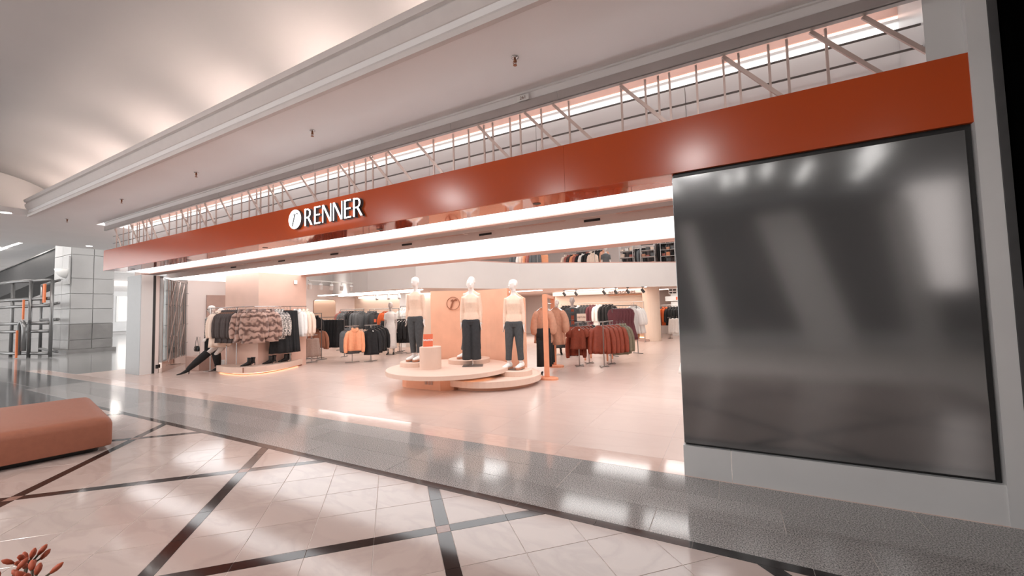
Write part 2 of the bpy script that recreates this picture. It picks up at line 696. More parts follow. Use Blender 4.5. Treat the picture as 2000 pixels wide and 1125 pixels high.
# pale border strip and shop tiles
XJ = [-0.65 + 1.013 * k for k in range(-19, 5)]
for a, b in zip(XJ[:-1], XJ[1:]):
    lay(clip_rect([(a, 3.905), (b, 3.905), (b, 4.25), (a, 4.25)], -19.2, 4.4, 0, 9), 'm_border', 'border_tile', 0.003)
YJ = [4.25, 4.97] + [4.97 + 1.01 * k for k in range(1, 20)]
for j in range(len(YJ) - 1):
    for a, b in zip(XJ[:-1], XJ[1:]):
        poly = clip_rect([(a, YJ[j]), (b, YJ[j]), (b, YJ[j + 1]), (a, YJ[j + 1])], -16.3, 3.4, 0, 24)
        if len(poly) > 2:
            lay(poly, 'm_store_tile', 'shop_tile', 0.003, always=(YJ[j] > 12.5 or b < -14.4))
lay([(-57, 3.905), (-19.2, 3.905), (-19.2, 4.25), (-57, 4.25)], 'm_far_floor', 'concourse_slab', 0.004)
lay([(-57, 4.25), (-16.3, 4.25), (-16.3, 24), (-57, 24)], 'm_far_floor', 'concourse_slab', 0.004)
for (name, m), mb in _rest.items():
    o = mb.build(name, m, base)
    o['kind'] = 'stuff'

# ------------------------------------------------------------------ mall ceiling
ceil = MB()
ceil.box(-13.9, 5, 2.78, 3.9, 3.9, 4.05)                 # soffit in front of the shop
ceil.box(-18.6, -13.9, -7, 12, 3.9, 4.05)                # ceiling beyond the coffer
ceil.box(-13.1, 5, 3.9, 4.6, 3.98, 4.05)
ceil = tag(ceil.build('ceiling', 'm_ceiling'), 'flat off-white mall ceiling in front of the shop', None, None, 'structure')
# vaulted coffer over the mall (smooth curve rising from the cove)
v = MB()
prof = []
for i in range(13):
    a = PI / 2 * i / 12
    prof.append((3.55 - 1.6 * (1 - math.cos(a)), 4.25 + 0.72 * math.sin(a)))
prof += [(1.0, 5.0), (-2.0, 5.05), (-8.4, 5.05)]
ring0 = [(-14.5, y, z) for y, z in prof]
ring1 = [(6.2, y, z) for y, z in prof]
v.rings([ring1, ring0], close=False, cap0=False, cap1=False)
o = v.build('vault', 'm_vault', ceil, smooth=True)
sol = o.modifiers.new('s', 'SOLIDIFY')
sol.thickness = 0.06
sol.offset = 1
ve = MB()
pe = [(-14.5, 3.95)] + [(-14.5 + 0.5 * (1 - math.cos(PI / 2 * i / 8)), 3.98 + 1.05 * math.sin(PI / 2 * i / 8)) for i in range(1, 9)]
ve.rings([[(xx, 3.55, zz) for xx, zz in pe], [(xx, -8.4, zz) for xx, zz in pe]], close=False, cap0=False, cap1=False)
o = ve.build('vault_end', 'm_vault', ceil, smooth=True)
sol = o.modifiers.new('s', 'SOLIDIFY')
sol.thickness = 0.05
sol.offset = -1
MB().box(-14.5, 5, 3.5, 3.58, 4.05, 4.4).build('cove_back', 'm_vault', ceil)
# cornice: moulded lip along the coffer edge, with a return at its left end
pr = [(0.0, 3.885), (-0.05, 3.885), (-0.06, 3.93), (-0.03, 3.985), (0.0, 4.02), (-0.05, 4.035), (-0.09, 4.09), (-0.10, 4.15), (-0.07, 4.19), (-0.10, 4.20), (-0.12, 4.255), (-0.08, 4.265), (0.0, 4.2)]
cor = MB()
yb = 2.82
rings = [[(5, yb + a, z) for a, z in pr], [(-13.10, yb + a, z) for a, z in pr]]
ret = [[(-13.10 - 0.0 - a, yb + a, z) for a, z in pr], [(-13.10 - a, -7.0, z) for a, z in pr]]
cor.rings([[(5, yb + a, z) for a, z in pr], [(-13.9, yb + a, z) for a, z in pr]])
co = tag(cor.build('trim_1', 'm_cornice'), 'stepped plaster cornice along the lit ceiling coffer', None, None, 'structure')
autosmooth(co, 0.6)
# cove lamps lying behind the lip
for i, xx in enumerate((-13.6, -12.0, -10.4, -8.3, -6.2, -4.2, -2.2, -0.3, 1.8)):
    t = tag(MB().box(xx - 0.62, xx + 0.62, 3.0, 3.05, 4.07, 4.11).build('cove_tube', 'e_cove'),
            'glowing cove tube hidden behind the ceiling cornice', 'lamp', 'cove tubes behind the cornice')

# trim board and steel beam at the ceiling edge over the lattice
t2 = MB()
t2.box(-13.45, 5, 3.905, 3.93, 3.885, 3.97)
t2.box(-13.45, 5, 3.93, 3.96, 3.80, 3.97)
t2 = tag(t2.build('trim_2', 'm_ceiling'), 'narrow pale trim board at the ceiling edge', None, None, 'structure')
MB().box(-1.97, -1.83, 3.9, 3.906, 3.80, 3.86).build('number_plate', 'm_white_plastic', t2)
text_mesh('number_lettering', '261', 0.05, 'm_text_brown', t2, (-1.9, 3.898, 3.83), (PI / 2, 0, 0), 0.001)
bm = empty('steel_beam', (0, 0, 0))
tag(bm, 'brushed steel channel beam running above the metal lattice', 'beam')
for a, b in ((-13.45, -10.9), (-10.9, -8.2), (-8.2, -5.5), (-5.5, -2.9), (-2.9, -1.5), (-1.5, 1.54)):
    MB().box(a + 0.002, b - 0.002, 3.915, 3.945, 3.70, 3.80).build('channel', 'm_steel', bm)
MB().box(-13.45, 1.54, 3.915, 3.96, 3.695, 3.705).build('flange', 'm_steel', bm)

# white panels behind the lattice + light cove above them
wu = tag(MB().box(-13.4, 1.75, 4.42, 4.5, 3.0, 4.1).build('wall_upper', 'm_white_wall'), 'white panelled wall behind the metal lattice', None, None, 'structure')
px = [-13.4, -12.05, -9.8, -7.4, -4.75, -3.64, -1.98, -0.3, 1.5]
for a, b in zip(px[:-1], px[1:]):
    MB().box(a + 0.003, b - 0.003, 4.40, 4.42, 3.05, 3.74).build('panel', 'm_backpanel', wu)
MB().box(-13.4, 1.5, 4.385, 4.42, 3.86, 4.0).build('pink_rail', 'm_pink_lip', wu)
MB().box(-13.4, 1.5, 4.38, 4.42, 3.80, 3.825).build('grey_rail', 'm_backpanel', wu)
led = tag(MB().box(-13.3, 1.45, 4.20, 4.23, 3.955, 3.97).build('light_strip', 'e_led'), 'thin LED line in the cove above the white panels', 'lamp')
led2 = tag(MB().box(-13.3, 1.45, 4.392, 4.398, 3.828, 3.855).build('light_strip', 'e_pinkline'), 'thin warm light line along the top of the white panels', 'lamp')

led3 = tag(MB().box(-13.3, 1.45, 4.392, 4.398, 3.745, 3.795).build('light_strip', 'e_strip_reflection'), 'flat white band glowing as a reflection below the pink line', 'lamp')  # painted glow for the light strip mirrored in the glossy panels
# ------------------------------------------------------------------ metal lattice
VX = [-12.91, -12.52, -12.23, -12.01, -11.78, -11.67, -11.45, -11.3, -11.05, -10.25, -9.94, -9.7, -9.48, -9.36, -9.12, -8.99, -8.76, -8.41, -7.86, -7.56, -7.32, -7.1, -6.98, -6.75,
      -6.62, -6.37, -5.54, -5.24, -5.01, -4.78, -4.67, -4.44, -4.3, -4.04, -3.22, -2.91, -2.68, -2.46, -2.34, -2.11, -1.98, -1.72, -1.4, -0.85, -0.62, -0.5, -0.4, -0.17, 0.05, 0.17, 0.39, 0.52, 0.78]
DX = [-12.95, -12.07, -11.47, -11.14, -10.63, -9.72, -9.1, -8.79, -8.23, -7.33, -6.74, -6.39, -5.86, -4.95, -4.33, -3.98, -3.47, -2.53, -1.91, -1.57, -0.85, 0.05, 0.68, 1.01]
lat = empty('metal_lattice', (-6, 3.98, 3.2))
tag(lat, 'metal lattice of rods and slanted braces above the red fascia', 'lattice')
me = None
for xx in VX:
    if me is None:
        me = MB().box(-0.009, 0.009, -0.009, 0.009, -0.03, 0.49).build('vertical_bar', 'm_bar', lat, loc=(xx + 6, 0.0, 0)).data
    else:
        obj('vertical_bar', me, lat, (xx + 6, 0.0, 0))
me = None
for xx in DX:
    if me is None:
        me = MB().bar((0, -0.02, 0.488), (0.42, -0.02, 0.0), 0.018, 0.030).build('diagonal_brace', 'm_bar', lat, loc=(xx + 6, 0, 0)).data
    else:
        obj('diagonal_brace', me, lat, (xx + 6, 0, 0))
for z in (0.16, 0.33):
    MB().tube([(-7.15, 0.016, z), (7.5, 0.016, z)], 0.009, 6).build('horizontal_rod', 'm_rod', lat)

# ------------------------------------------------------------------ red fascia
fa = empty('fascia_band', (-6, 3.92, 2.71))
tag(fa, 'long glossy red-orange fascia band over the shop entrance', 'fascia')
for a, b in ((-13.45, -1.455), (-1.453, 1.54)):
    MB().box(a + 6, b + 6, 0, 0.03, 0.0, 0.495).build('front_panel', 'm_red', fa)
MB().box(-7.45, 7.54, 0.03, 0.41, 0.0, 0.025).build('soffit_panel', 'm_red_gloss', fa)
MB().box(-7.45, -7.42, 0.03, 0.41, 0.025, 0.495).build('end_panel', 'm_red', fa)
for i, xx in enumerate((-12.6, -9.9, -7.2, -4.4, -1.9)):
    o = MB().lathe([(0.045, -0.004), (0.045, 0.004)], 16).build('downlight_ring', 'm_dark_gap', fa, loc=(xx + 6, 0.27, 0.0))

# illuminated sign: letter strokes in a plane (u right, w up), extruded
sg = empty('shop_sign', (-5.88, 3.92, 2.85))
tag(sg, 'illuminated white RENNER letters with round r emblem on red fascia', 'sign')


def flat_letter(polys, name, m, parent, y0, y1, du=0.0):
    mb = MB()
    for p in polys:
        a = sum(p[i][0] * p[(i + 1) % len(p)][1] - p[(i + 1) % len(p)][0] * p[i][1] for i in range(len(p)))
        if a < 0:
            p = p[::-1]
        k = len(p)
        n = len(mb.v)
        mb.v += [(q[0] + du, y0, q[1]) for q in p] + [(q[0] + du, y1, q[1]) for q in p]
        mb.f.append(tuple(n + i for i in range(k)))
        mb.f.append(tuple(n + k + i for i in reversed(range(k))))
        for i in range(k):
            j = (i + 1) % k
            mb.f.append((n + j, n + i, n + k + i, n + k + j))
    return mb.build(name, m, parent)


def strip_quads(pts, ws):
    """stroke with varying width -> quads"""
    out = []
    L, Rr = [], []
    for i, p in enumerate(pts):
        a = pts[max(i - 1, 0)]
        b = pts[min(i + 1, len(pts) - 1)]
        tx, tz = b[0] - a[0], b[1] - a[1]
        l = math.hypot(tx, tz) or 1
        nx, nz = -tz / l, tx / l
        w = ws[i] if isinstance(ws, list) else ws
        L.append((p[0] + nx * w / 2, p[1] + nz * w / 2))
        Rr.append((p[0] - nx * w / 2, p[1] - nz * w / 2))
    for i in range(len(pts) - 1):
        out.append([L[i], L[i + 1], Rr[i + 1], Rr[i]])
    return out


H_ = 0.262


def L_R():
    st = 0.030
    p = [[(0, 0), (st, 0), (st, H_), (0, H_)]]
    arc = [(st * 0.5, H_ - 0.014), (0.07, H_ - 0.014)]
    for i in range(1, 12):
        a = PI / 2 - PI * i / 12
        arc.append((0.07 + 0.058 * math.cos(a), H_ - 0.014 - 0.062 + 0.062 * math.sin(a)))
    arc += [(0.07, H_ - 0.138), (st * 0.5, H_ - 0.138)]
    ws = [0.018] * 3 + [0.020, 0.023, 0.026, 0.029, 0.030, 0.028, 0.025, 0.022, 0.020] + [0.018] * (len(arc) - 12)
    p += strip_quads(arc, ws)
    p.append([(0.060, 0.133), (0.093, 0.133), (0.182, 0.0), (0.146, 0.0)])
    return p, 0.185


def L_E():
    st = 0.029
    return [[(0, 0), (st, 0), (st, H_), (0, H_)], [(st, H_ - 0.019), (0.140, H_ - 0.019), (0.140, H_), (st, H_)],
            [(st, 0.126), (0.130, 0.126), (0.130, 0.145), (st, 0.145)], [(st, 0), (0.140, 0), (0.140, 0.019), (st, 0.019)]], 0.145


def L_N():
    return [[(0, 0), (0.018, 0), (0.018, H_), (0, H_)], [(0.178, 0), (0.196, 0), (0.196, H_), (0.178, H_)],
            [(0, H_), (0.034, H_), (0.196, 0), (0.162, 0)]], 0.196


u = 0.245
back = []
for ch in 'RENNER':
    polys, w = {'R': L_R, 'E': L_E, 'N': L_N}[ch]()
    flat_letter(polys, 'letter_face', 'e_sign', sg, -0.054, -0.051, du=u)
    flat_letter(polys, 'letter_body', 'm_sign_back', sg, -0.050, -0.001, du=u + 0.002)
    grow = []
    for pp in polys:
        cx = sum(q[0] for q in pp) / len(pp)
        cz = sum(q[1] for q in pp) / len(pp)
        grow.append([(q[0] + (0.010 if q[0] > cx else -0.010), q[1] + (0.010 if q[1] > cz else -0.010)) for q in pp])
    halo = MB()  # grey shapes stand in for the blurred halo around the letters
    for gi, pp in enumerate(grow):
        if sum(pp[i][0] * pp[(i + 1) % len(pp)][1] - pp[(i + 1) % len(pp)][0] * pp[i][1] for i in range(len(pp))) < 0:
            pp = pp[::-1]
        n0 = len(halo.v)
        halo.v += [(q[0] + u, -0.004 - 0.0003 * gi, q[1]) for q in pp]
        halo.f.append(tuple(n0 + i for i in range(len(pp))))
    halo.build('halo_plate', 'm_sign_halo', sg)
    u += w + 0.040
cir = [(0.006 + 0.150 * math.cos(2 * PI * i / 40), 0.135 + 0.150 * math.sin(2 * PI * i / 40)) for i in range(40)]
flat_letter([cir], 'emblem_disc', 'e_sign', sg, -0.054, -0.051)
cir2 = [(0.01 + 0.150 * math.cos(2 * PI * i / 40), 0.135 + 0.150 * math.sin(2 * PI * i / 40)) for i in range(40)]
flat_letter([cir2], 'emblem_body', 'm_sign_back', sg, -0.050, -0.001)


def script_r(s=1.0, ox=0.0, oz=0.0):
    st = [(-0.052, 0.052), (-0.03, 0.074), (-0.006, 0.082), (-0.004, 0.055), (-0.018, 0.0), (-0.04, -0.06), (-0.055, -0.105)]
    w = [0.006, 0.014, 0.022, 0.028, 0.03, 0.03, 0.028]
    st2 = [(-0.014, 0.028), (0.008, 0.058), (0.032, 0.08), (0.056, 0.088), (0.073, 0.077), (0.074, 0.058)]
    w2 = [0.006, 0.010, 0.014, 0.020, 0.022, 0.016]
    q = strip_quads([(a * s + ox, b * s + oz) for a, b in st], [x * s for x in w]) + strip_quads([(a * s + ox, b * s + oz) for a, b in st2], [x * s for x in w2])
    return q


flat_letter(script_r(1.0, 0.006, 0.135), 'emblem_letter', 'm_sign_back', sg, -0.058, -0.0545)
_sl = area_light('sign_glow', (-5.3, 3.80, 2.98), 1.5, 1.2, (1, 1, 1), (PI / 2, 0, 0), 0.3)

# ------------------------------------------------------------------ entrance ceiling: light boxes, beams, recess
XL, XR = -15.3, 3.2
sc_ = MB()
sc_.box(-13.9, XR, 4.89, 5.16, 2.71, 2.80)
sc_.box(XL, XR, 5.16, 5.93, 3.16, 3.24)
sc_.box(XL, XR, 5.91, 5.95, 2.73, 3.24)
sc_.box(XL, XR, 5.14, 5.18, 2.75, 3.24)
sc_ = tag(sc_.build('ceiling', 'm_store_ceiling'), 'stepped shop entrance ceiling with recess between the light boxes', None, None, 'structure')
for xx, w in ((-12.9, 0.9), (-10.9, 1.0), (-8.9, 0.9), (-6.9, 1.0), (-5.0, 0.9), (-3.2, 1.0), (-1.4, 0.9)):
    MB().box(xx, xx + w, 5.885, 5.91, 2.86, 3.12).build('access_panel', 'm_pink_lip', sc_)
    MB().box(xx + w + 0.3, xx + w + 0.55, 5.9, 5.912, 2.80, 2.835).build('slot_grille', 'm_dark_gap', sc_)
for xx in (-11.0, -7.2, -4.0):
    MB().obox((xx, 5.6, 2.98), (0.03, 0.5, 0.30)).build('baffle', 'm_store_ceiling', sc_)
MB().box(-13.9, XR, 4.80, 4.895, 2.695, 2.80).build('lip', 'm_pink_lip', sc_)
MB().box(-13.9, XR, 4.895, 5.14, 2.70, 2.72).build('grey_beam', 'm_beam_grey', sc_)
MB().box(XL, XR, 7.68, 8.11, 2.70, 2.86).build('lip', 'm_pink_lip', sc_)
tag(MB().box(-13.4, 1.5, 4.33, 4.80, 2.712, 2.74).build('light_box', 'e_strip'), 'narrow glowing light box just behind the red fascia', 'light')
tag(MB().box(-15.2, 3.0, 5.93, 7.68, 2.712, 2.74).build('light_box', 'e_strip'), 'wide glowing ceiling light box inside the entrance', 'light')

# ------------------------------------------------------------------ left pillar and glazed screen
pl = empty('entrance_pillar', (-14.45, 5.1, 0))
tag(pl, 'pale grey clad pillar beside the glass screen at shop entrance', 'pillar')
MB().box(-0.48, 0.385, -0.24, 0.02, 0, 2.71).build('cladding', 'm_pillar', pl)
MB().box(0.386, 0.40, -0.235, 0.02, 0, 2.71).build('jamb', 'm_white_wall', pl)
MB().box(-0.2, 0.37, 0.02, 0.09, 0, 2.71).build('shadow_gap', 'm_dark_grey', pl)
MB().box(0.0, 0.39, 0.09, 0.17, 0, 2.71).build('post', 'm_pink_wall', pl)
MB().lathe([(0.03, 0), (0.03, 0.1)], 12).build('door_stop', 'm_leather_black', pl, loc=(0.425, 0.13, 0.13))

A = Vector((-14.06, 5.30, 0))
B = Vector((-15.98, 6.70, 0))
gd = (B - A)
gl = gd.length
gang = math.atan2(gd.y, gd.x)
gw = empty('window_1', A, gang)
tag(gw, 'tall glass screen with metal lattice beside the entrance pillar', None, None, 'structure')
MB().box(0, gl, -0.004, 0.004, 0.30, 2.66).build('pane', 'g_pane', gw)
MB().box(0, gl, -0.05, 0.05, 0.0, 0.28).build('plinth', 'm_mirror', gw)
MB().box(0, gl, -0.05, 0.05, 0.28, 0.31).build('sill', 'm_steel', gw)
MB().box(0, 0.06, -0.045, 0.045, 0.3, 2.70).build('mullion', 'm_steel', gw)
MB().box(gl - 0.16, gl, -0.045, 0.045, 0.0, 2.70).build('mullion', 'm_steel', gw)
MB().box(0, gl, -0.045, 0.045, 2.64, 2.70).build('head_rail', 'm_steel', gw)
for i, k in enumerate((0.2, 0.45, 0.62, 0.9, 1.05, 1.3, 1.55, 1.75)):
    MB().box(k, k + 0.02, -0.12, -0.10, 0.3, 2.62).build('lattice_bar', 'm_bar', gw)
for z in (0.7, 1.3, 1.9, 2.3):
    MB().box(0.05, gl - 0.1, -0.095, -0.083, z, z + 0.012).build('lattice_rod', 'm_rod', gw)
for k, z in ((0.25, 2.6), (0.75, 2.6), (1.2, 2.6), (0.3, 1.7), (0.9, 1.7), (0.2, 1.0), (1.2, 1.3)):
    MB().bar((k + 0.45, -0.14, z), (k, -0.14, z - 0.75), 0.02, 0.034).build('lattice_brace', 'm_bar', gw)
# little rail of grey clothes seen through the glass

# ------------------------------------------------------------------ right display wall
dw = empty('display_wall', (0.55, 3.92, 0))
tag(dw, 'huge dark grey glossy display panel filling the right shopfront', 'display panel')
o = MB().box(-0.965, 0.945, 0.0, 0.06, 0.285, 2.665).build('screen', 'm_screen', dw)
bevel(o, 0.004)
for a, b in ((-0.975, -0.605), (-0.602, 0.99)):
    MB().box(a, b, -0.002, 0.07, 0.0, 0.262).build('base_panel', 'm_panel_grey', dw)
MB().box(-0.955, 0.985, 0.035, 0.09, 0.25, 2.71).build('recess_back', 'm_dark_gap', dw)
MB().box(-0.97, -0.955, 0.065, 0.45, 0.0, 2.7).build('side_edge', 'm_white_wall', dw)
rp = empty('metal_post', (1.54, 3.92, 0))
tag(rp, 'tall brushed metal post at the right end of the shopfront', 'post')
MB().box(0.0, 0.105, -0.01, 0.5, 0, 4.2).build('shaft', 'm_panel_grey', rp)
MB().box(-0.2, 0.0, 0.03, 0.5, 3.2, 4.2).build('return_panel', 'm_panel_grey', rp)
MB().box(0.106, 0.15, -0.02, 0.5, 0, 4.2).build('edge_strip', 'm_dark_grey', rp)
wr = tag(MB().box(1.70, 5.0, 3.86, 4.6, 0, 4.6).build('wall_right', 'm_black_wall'), 'black wall of the unlit neighbouring unit', None, None, 'structure')

# ------------------------------------------------------------------ shop interior shell
wl = tag(MB().box(-16.2, -16.0, 6.75, 14, 0, 2.8).build('wall_left', 'm_pink_wall'), 'pale pink side wall inside the shop', None, None, 'structure')
bd = tag(MB().box(-15.99, -15.95, 7.3, 9.4, 0.0, 2.28).build('wall_panel', 'm_taupe'), 'taupe rectangular wall board behind the leaning mannequin', 'panel')
# lower ceiling (z 2.3) behind the double-height void, with the white bulkhead / balustrade along its edge
edge = [(-16.0, 12.4), (-12.74, 10.65), (-11.29, 10.19), (-9.06, 10.17), (-7.16, 13.93), (-1.9, 18.0), (3.2, 21.9)]
poly = edge + [(3.2, 24), (-16.0, 24)]
lc = tag(MB().prism(poly, 2.30, 2.40).build('ceiling', 'm_store_ceiling'), 'low ceiling under the shop mezzanine', None, None, 'structure')
for z in ((2.30, 3.28),):
    for i in range(len(edge) - 1):
        a, b = Vector(edge[i] + (0,)), Vector(edge[i + 1] + (0,))
        d = (b - a).normalized()
        n = Vector((-d.y, d.x, 0)) * 0.06
        o = MB().prism([tuple((a - n * 0.25)[:2]), tuple((b - n * 0.25)[:2]), tuple((b + n)[:2]), tuple((a + n)[:2])], z[0] - 0.005, (4.2 if i < 3 else 3.28)).build('bulkhead_panel', 'm_white_wall', lc)
        if i > 2:
            n2 = n * 1.5
            MB().prism([tuple((a - n * 0.2)[:2]), tuple((b - n * 0.2)[:2]), tuple((b + n2)[:2]), tuple((a + n2)[:2])], 3.28, 3.32).build('capping', 'm_pink_lip', lc)
wb = tag(MB().box(-16.2, -9.0, 13.6, 13.8, 0, 2.3).build('wall_back', 'm_beige_wall'), 'warm beige rear wall behind the clothes rails', None, None, 'structure')
MB().box(-12.7, -12.35, 13.2, 13.6, 0, 2.3).build('pier', 'm_white_wall', wb)
wb2 = tag(MB().box(-16.0, 3.4, 23.0, 23.2, 0, 6.5).build('wall_far', 'm_pink_wall'), 'distant pink rear wall of the shop', None, None, 'structure')
MB().box(-2.6, 3.4, 21.6, 21.8, 0, 2.3).build('wall_side', 'm_white_wall', wb2)
up = tag(MB().box(-16.2, 3.4, 8.11, 23.1, 6.0, 6.1).build('ceiling', 'm_upper_ceiling'), 'dim ceiling above the shop mezzanine', None, None, 'structure')
MB().box(3.3, 3.4, 4.3, 23, 0, 6.0).build('wall_inner', 'm_white_wall', wb2)
MB().box(-16.2, -16.1, 8.0, 23, 2.8, 6.0).build('wall_inner', 'm_white_wall', wb2)
MB().box(-14.6, 3.2, 8.05, 8.11, 2.86, 6.0).build('wall_inner', 'm_white_wall', wb2)

# fitting-room wall with curved end
nw = tag(MB().box(-7.6, -3.1, 18.6, 18.8, 0, 2.12).build('wall_fitting', 'm_beige_wall'), 'warm beige fitting room wall with rounded end', None, None, 'structure')
MB().lathe([(0.36, 0), (0.36, 2.3)], 28, c=(-3.02, 18.35, 0)).build('rounded_end', 'm_beige_wall', nw, smooth=False)
MB().box(-7.6, -3.0, 18.3, 18.62, 2.10, 2.30).build('bulkhead', 'm_pink_wall', nw)
MB().box(-4.85, -3.3, 18.26, 18.3, 2.0, 2.05).build('sign_rail', 'm_wood', nw)
MB().box(-5.2, -3.1, 17.9, 18.6, 0, 0.09).build('plinth', 'm_taupe', nw)
text_mesh('sign_lettering', 'provadores', 0.26, 'm_text_brown', nw, (-4.25, 18.285, 2.16), (PI / 2, 0, 0), 0.004)
tag(MB().box(-7.5, -3.2, 18.25, 18.29, 2.225, 2.25).build('light_strip', 'e_soft'), 'thin warm light line above the fitting room wall', 'lamp')
tag(MB().box(-4.7, -3.2, 18.57, 18.6, 0.10, 0.13).build('light_strip', 'e_warm'), 'warm light line at the foot of the fitting room wall', 'lamp')
tag(MB().box(-15.5, -9.2, 13.4, 13.5, 2.22, 2.26).build('light_strip', 'e_led'), 'white light line along the top of the beige rear wall', 'lamp')
for i, (a, b, y) in enumerate(((-9.0, -7.0, 15.6), (-6.6, -4.2, 17.2), (-8.0, -5.0, 20.5), (-3.0, -1.0, 20.5), (-15.0, -10.5, 11.9), (-15.0, -9.5, 10.9))):  # last two lines are added fill for the rear of the shop
    tag(MB().box(a, b, y, y + 0.12, 2.27, 2.297).build('ceiling_light_and_fill', 'e_led' if i < 4 else 'e_tube'),
        ['slim ceiling light line over the stage side racks', 'slim ceiling light line before the fitting room sign', 'slim ceiling light line deepest in the shop', 'slim ceiling light line over the far right rail', 'slim added fill line over the grey jackets', 'slim added fill line just behind the white bulkhead'][i], 'lamp')

# ------------------------------------------------------------------ opposite side of the mall (behind the viewer, seen only as reflections)
wo = tag(MB().box(-14, 8, -8.4, -8.2, 0, 4.95).build('wall_opposite', 'm_dark_grey'), 'dark shopfront wall across the mall, behind the viewer', None, None, 'structure')
for a, b, z0, z1 in ((-12.5, -9.0, 0.4, 2.9), (-6.0, -3.2, 0.4, 2.9), (4.75, 5.9, 1.75, 4.9)):  # added glowing panels for fill light and reflections
    MB().box(a, b, -8.2, -8.14, z0, z1).build('added_lit_panel', 'e_window_and_fill', wo)
bt = MB()  # added pale slanted piers, shaped to reflect as bright bands in the display panel
for x0, x1, dx in ((0.9, 2.1, 1.3), (-1.5, -1.0, 0.9), (4.2, 4.7, 0.5)):
    n = len(bt.v)
    bt.v += [(x0 + dx, -7.6, 0), (x1 + dx, -7.6, 0), (x1 + dx, -8.2, 0), (x0 + dx, -8.2, 0), (x0, -7.6, 4.4), (x1, -7.6, 4.4), (x1, -8.2, 4.4), (x0, -8.2, 4.4)]
    for q in ((0, 3, 2, 1), (4, 5, 6, 7), (0, 1, 5, 4), (1, 2, 6, 5), (2, 3, 7, 6), (3, 0, 4, 7)):
        bt.f.append(tuple(n + i for i in q))
bt.build('added_reflection_pier', 'm_white_wall', wo)
MB().box(-14, 8, -8.2, -8.1, 0.0, 0.5).build('shopfront_base', 'm_panel_grey', wo)
for i, (xx, y0, y1) in enumerate(((-1.3, -5.4, -3.8), (0.05, -5.6, -4.2), (0.4, -5.4, -3.9), (1.0, -5.2, -3.9), (1.9, -6.2, -4.4), (3.3, -6.8, -4.4), (3.0, -5.0, -3.0))):
    tag(MB().box(xx, xx + 0.05, y0, y1, 4.97, 5.0).build('linear_lamp', 'e_lamp'), 'slim linear ceiling lamp across the mall, behind the viewer', 'lamp', 'linear lamps behind the viewer')

MB().box(6.0, 6.2, -8.4, 4.6, 0, 5.1).build('wall_side', 'm_dark_grey', wo)  # added unseen wall, blocks light coming from the right

# ================================================================== THINGS
# ------------------------------------------------------------------ ceiling fittings of the mall
ords = ['nearest bronze sprinkler head, above the middle of the fascia', 'second nearest sprinkler head, left of the nearest one', 'third sprinkler head of the ceiling row, over the cornice middle',
        'fourth sprinkler head of the ceiling row, above the lattice end', 'farthest sprinkler head of the ceiling row, left of the fascia']
for i, xx in enumerate((-1.69, -4.68, -7.65, -10.57, -13.6)):
    s = empty('sprinkler', (xx, 3.32, 3.9))
    tag(s, ords[i], 'sprinkler', 'sprinkler heads in the ceiling row')
    MB().lathe([(0.035, 0.0), (0.035, -0.006), (0.02, -0.014)], 16).build('escutcheon', 'm_chrome', s, smooth=True)
    MB().lathe([(0.012, -0.008), (0.012, -0.035), (0.016, -0.04), (0.006, -0.055)], 10).build('body', 'm_wood', s, smooth=True)
    f = MB()
    f.tube([(-0.012, 0, -0.03), (-0.02, 0, -0.05), (-0.006, 0, -0.075)], 0.003, 5)
    f.tube([(0.012, 0, -0.03), (0.02, 0, -0.05), (0.006, 0, -0.075)], 0.003, 5)
    f.build('frame_arms', 'm_wood', s)
    MB().lathe([(0.002, -0.074), (0.019, -0.076), (0.019, -0.08), (0.002, -0.082)], 12).build('deflector', 'm_wood', s)


def downlight(name, loc, label, r=0.11, power=0):
    d = empty(name, loc)
    tag(d, label, 'downlight')
    MB().lathe([(r, 0.0), (r, -0.012), (r * 0.8, -0.012)], 24).build('trim_ring', 'm_ceiling', d)
    MB().lathe([(r * 0.78, -0.006), (r * 0.78, -0.014)], 24).build('lens', 'e_lamp', d)
    return d


downlight('downlight', (-13.75, 2.43, 3.9), 'round glowing downlight by the far end of the cornice')
downlight('downlight', (-6.42, 1.33, 4.985), 'round glowing downlight in the raised grey ceiling coffer')
downlight('downlight', (-18.0, 4.9, 3.9), 'small round downlight in front of the stone pillar', 0.09)
# downlights of the mall outside the frame, which light the floor and show as spots on the fascia; the last is added to light the post
for i, (xx, yy) in enumerate(((-12.2, 0.4), (-9.6, -0.4), (-7.4, -2.2), (-4.4, -0.6), (-4.6, -4.0), (-1.6, 0.2), (-0.6, -2.6), (1.4, -0.6), (-11.0, -3.6), (2.7, 0.9))):
    downlight('downlight', (xx, yy, 5.03), 'round downlight in the coffer outside the picture', 0.12)['group'] = 'coffer downlights outside the picture'
    area_light('downlight_beam', (xx, yy, 4.98), 0.5, 125, (1.0, 0.96, 0.94))
# linear lamp far left
ll = empty('linear_lamp', (-30.2, 6.0, 5.5))
tag(ll, 'long thin linear lamp hung near the far stairs', 'lamp')
MB().bar((-4.6, 0.0, 0.0), (0.0, 0.05, 0.0), 0.07, 0.05).build('tube', 'e_led', ll)

# ------------------------------------------------------------------ bench
bn = empty('bench', (-6.38, 1.98, 0), 0.0)
tag(bn, 'low upholstered terracotta leather bench with rounded edges', 'bench')
d1 = Vector((-0.983, 0.183, 0))
d2 = Vector((-0.183, -0.983, 0))
W_, Lg = 2.13, 2.3


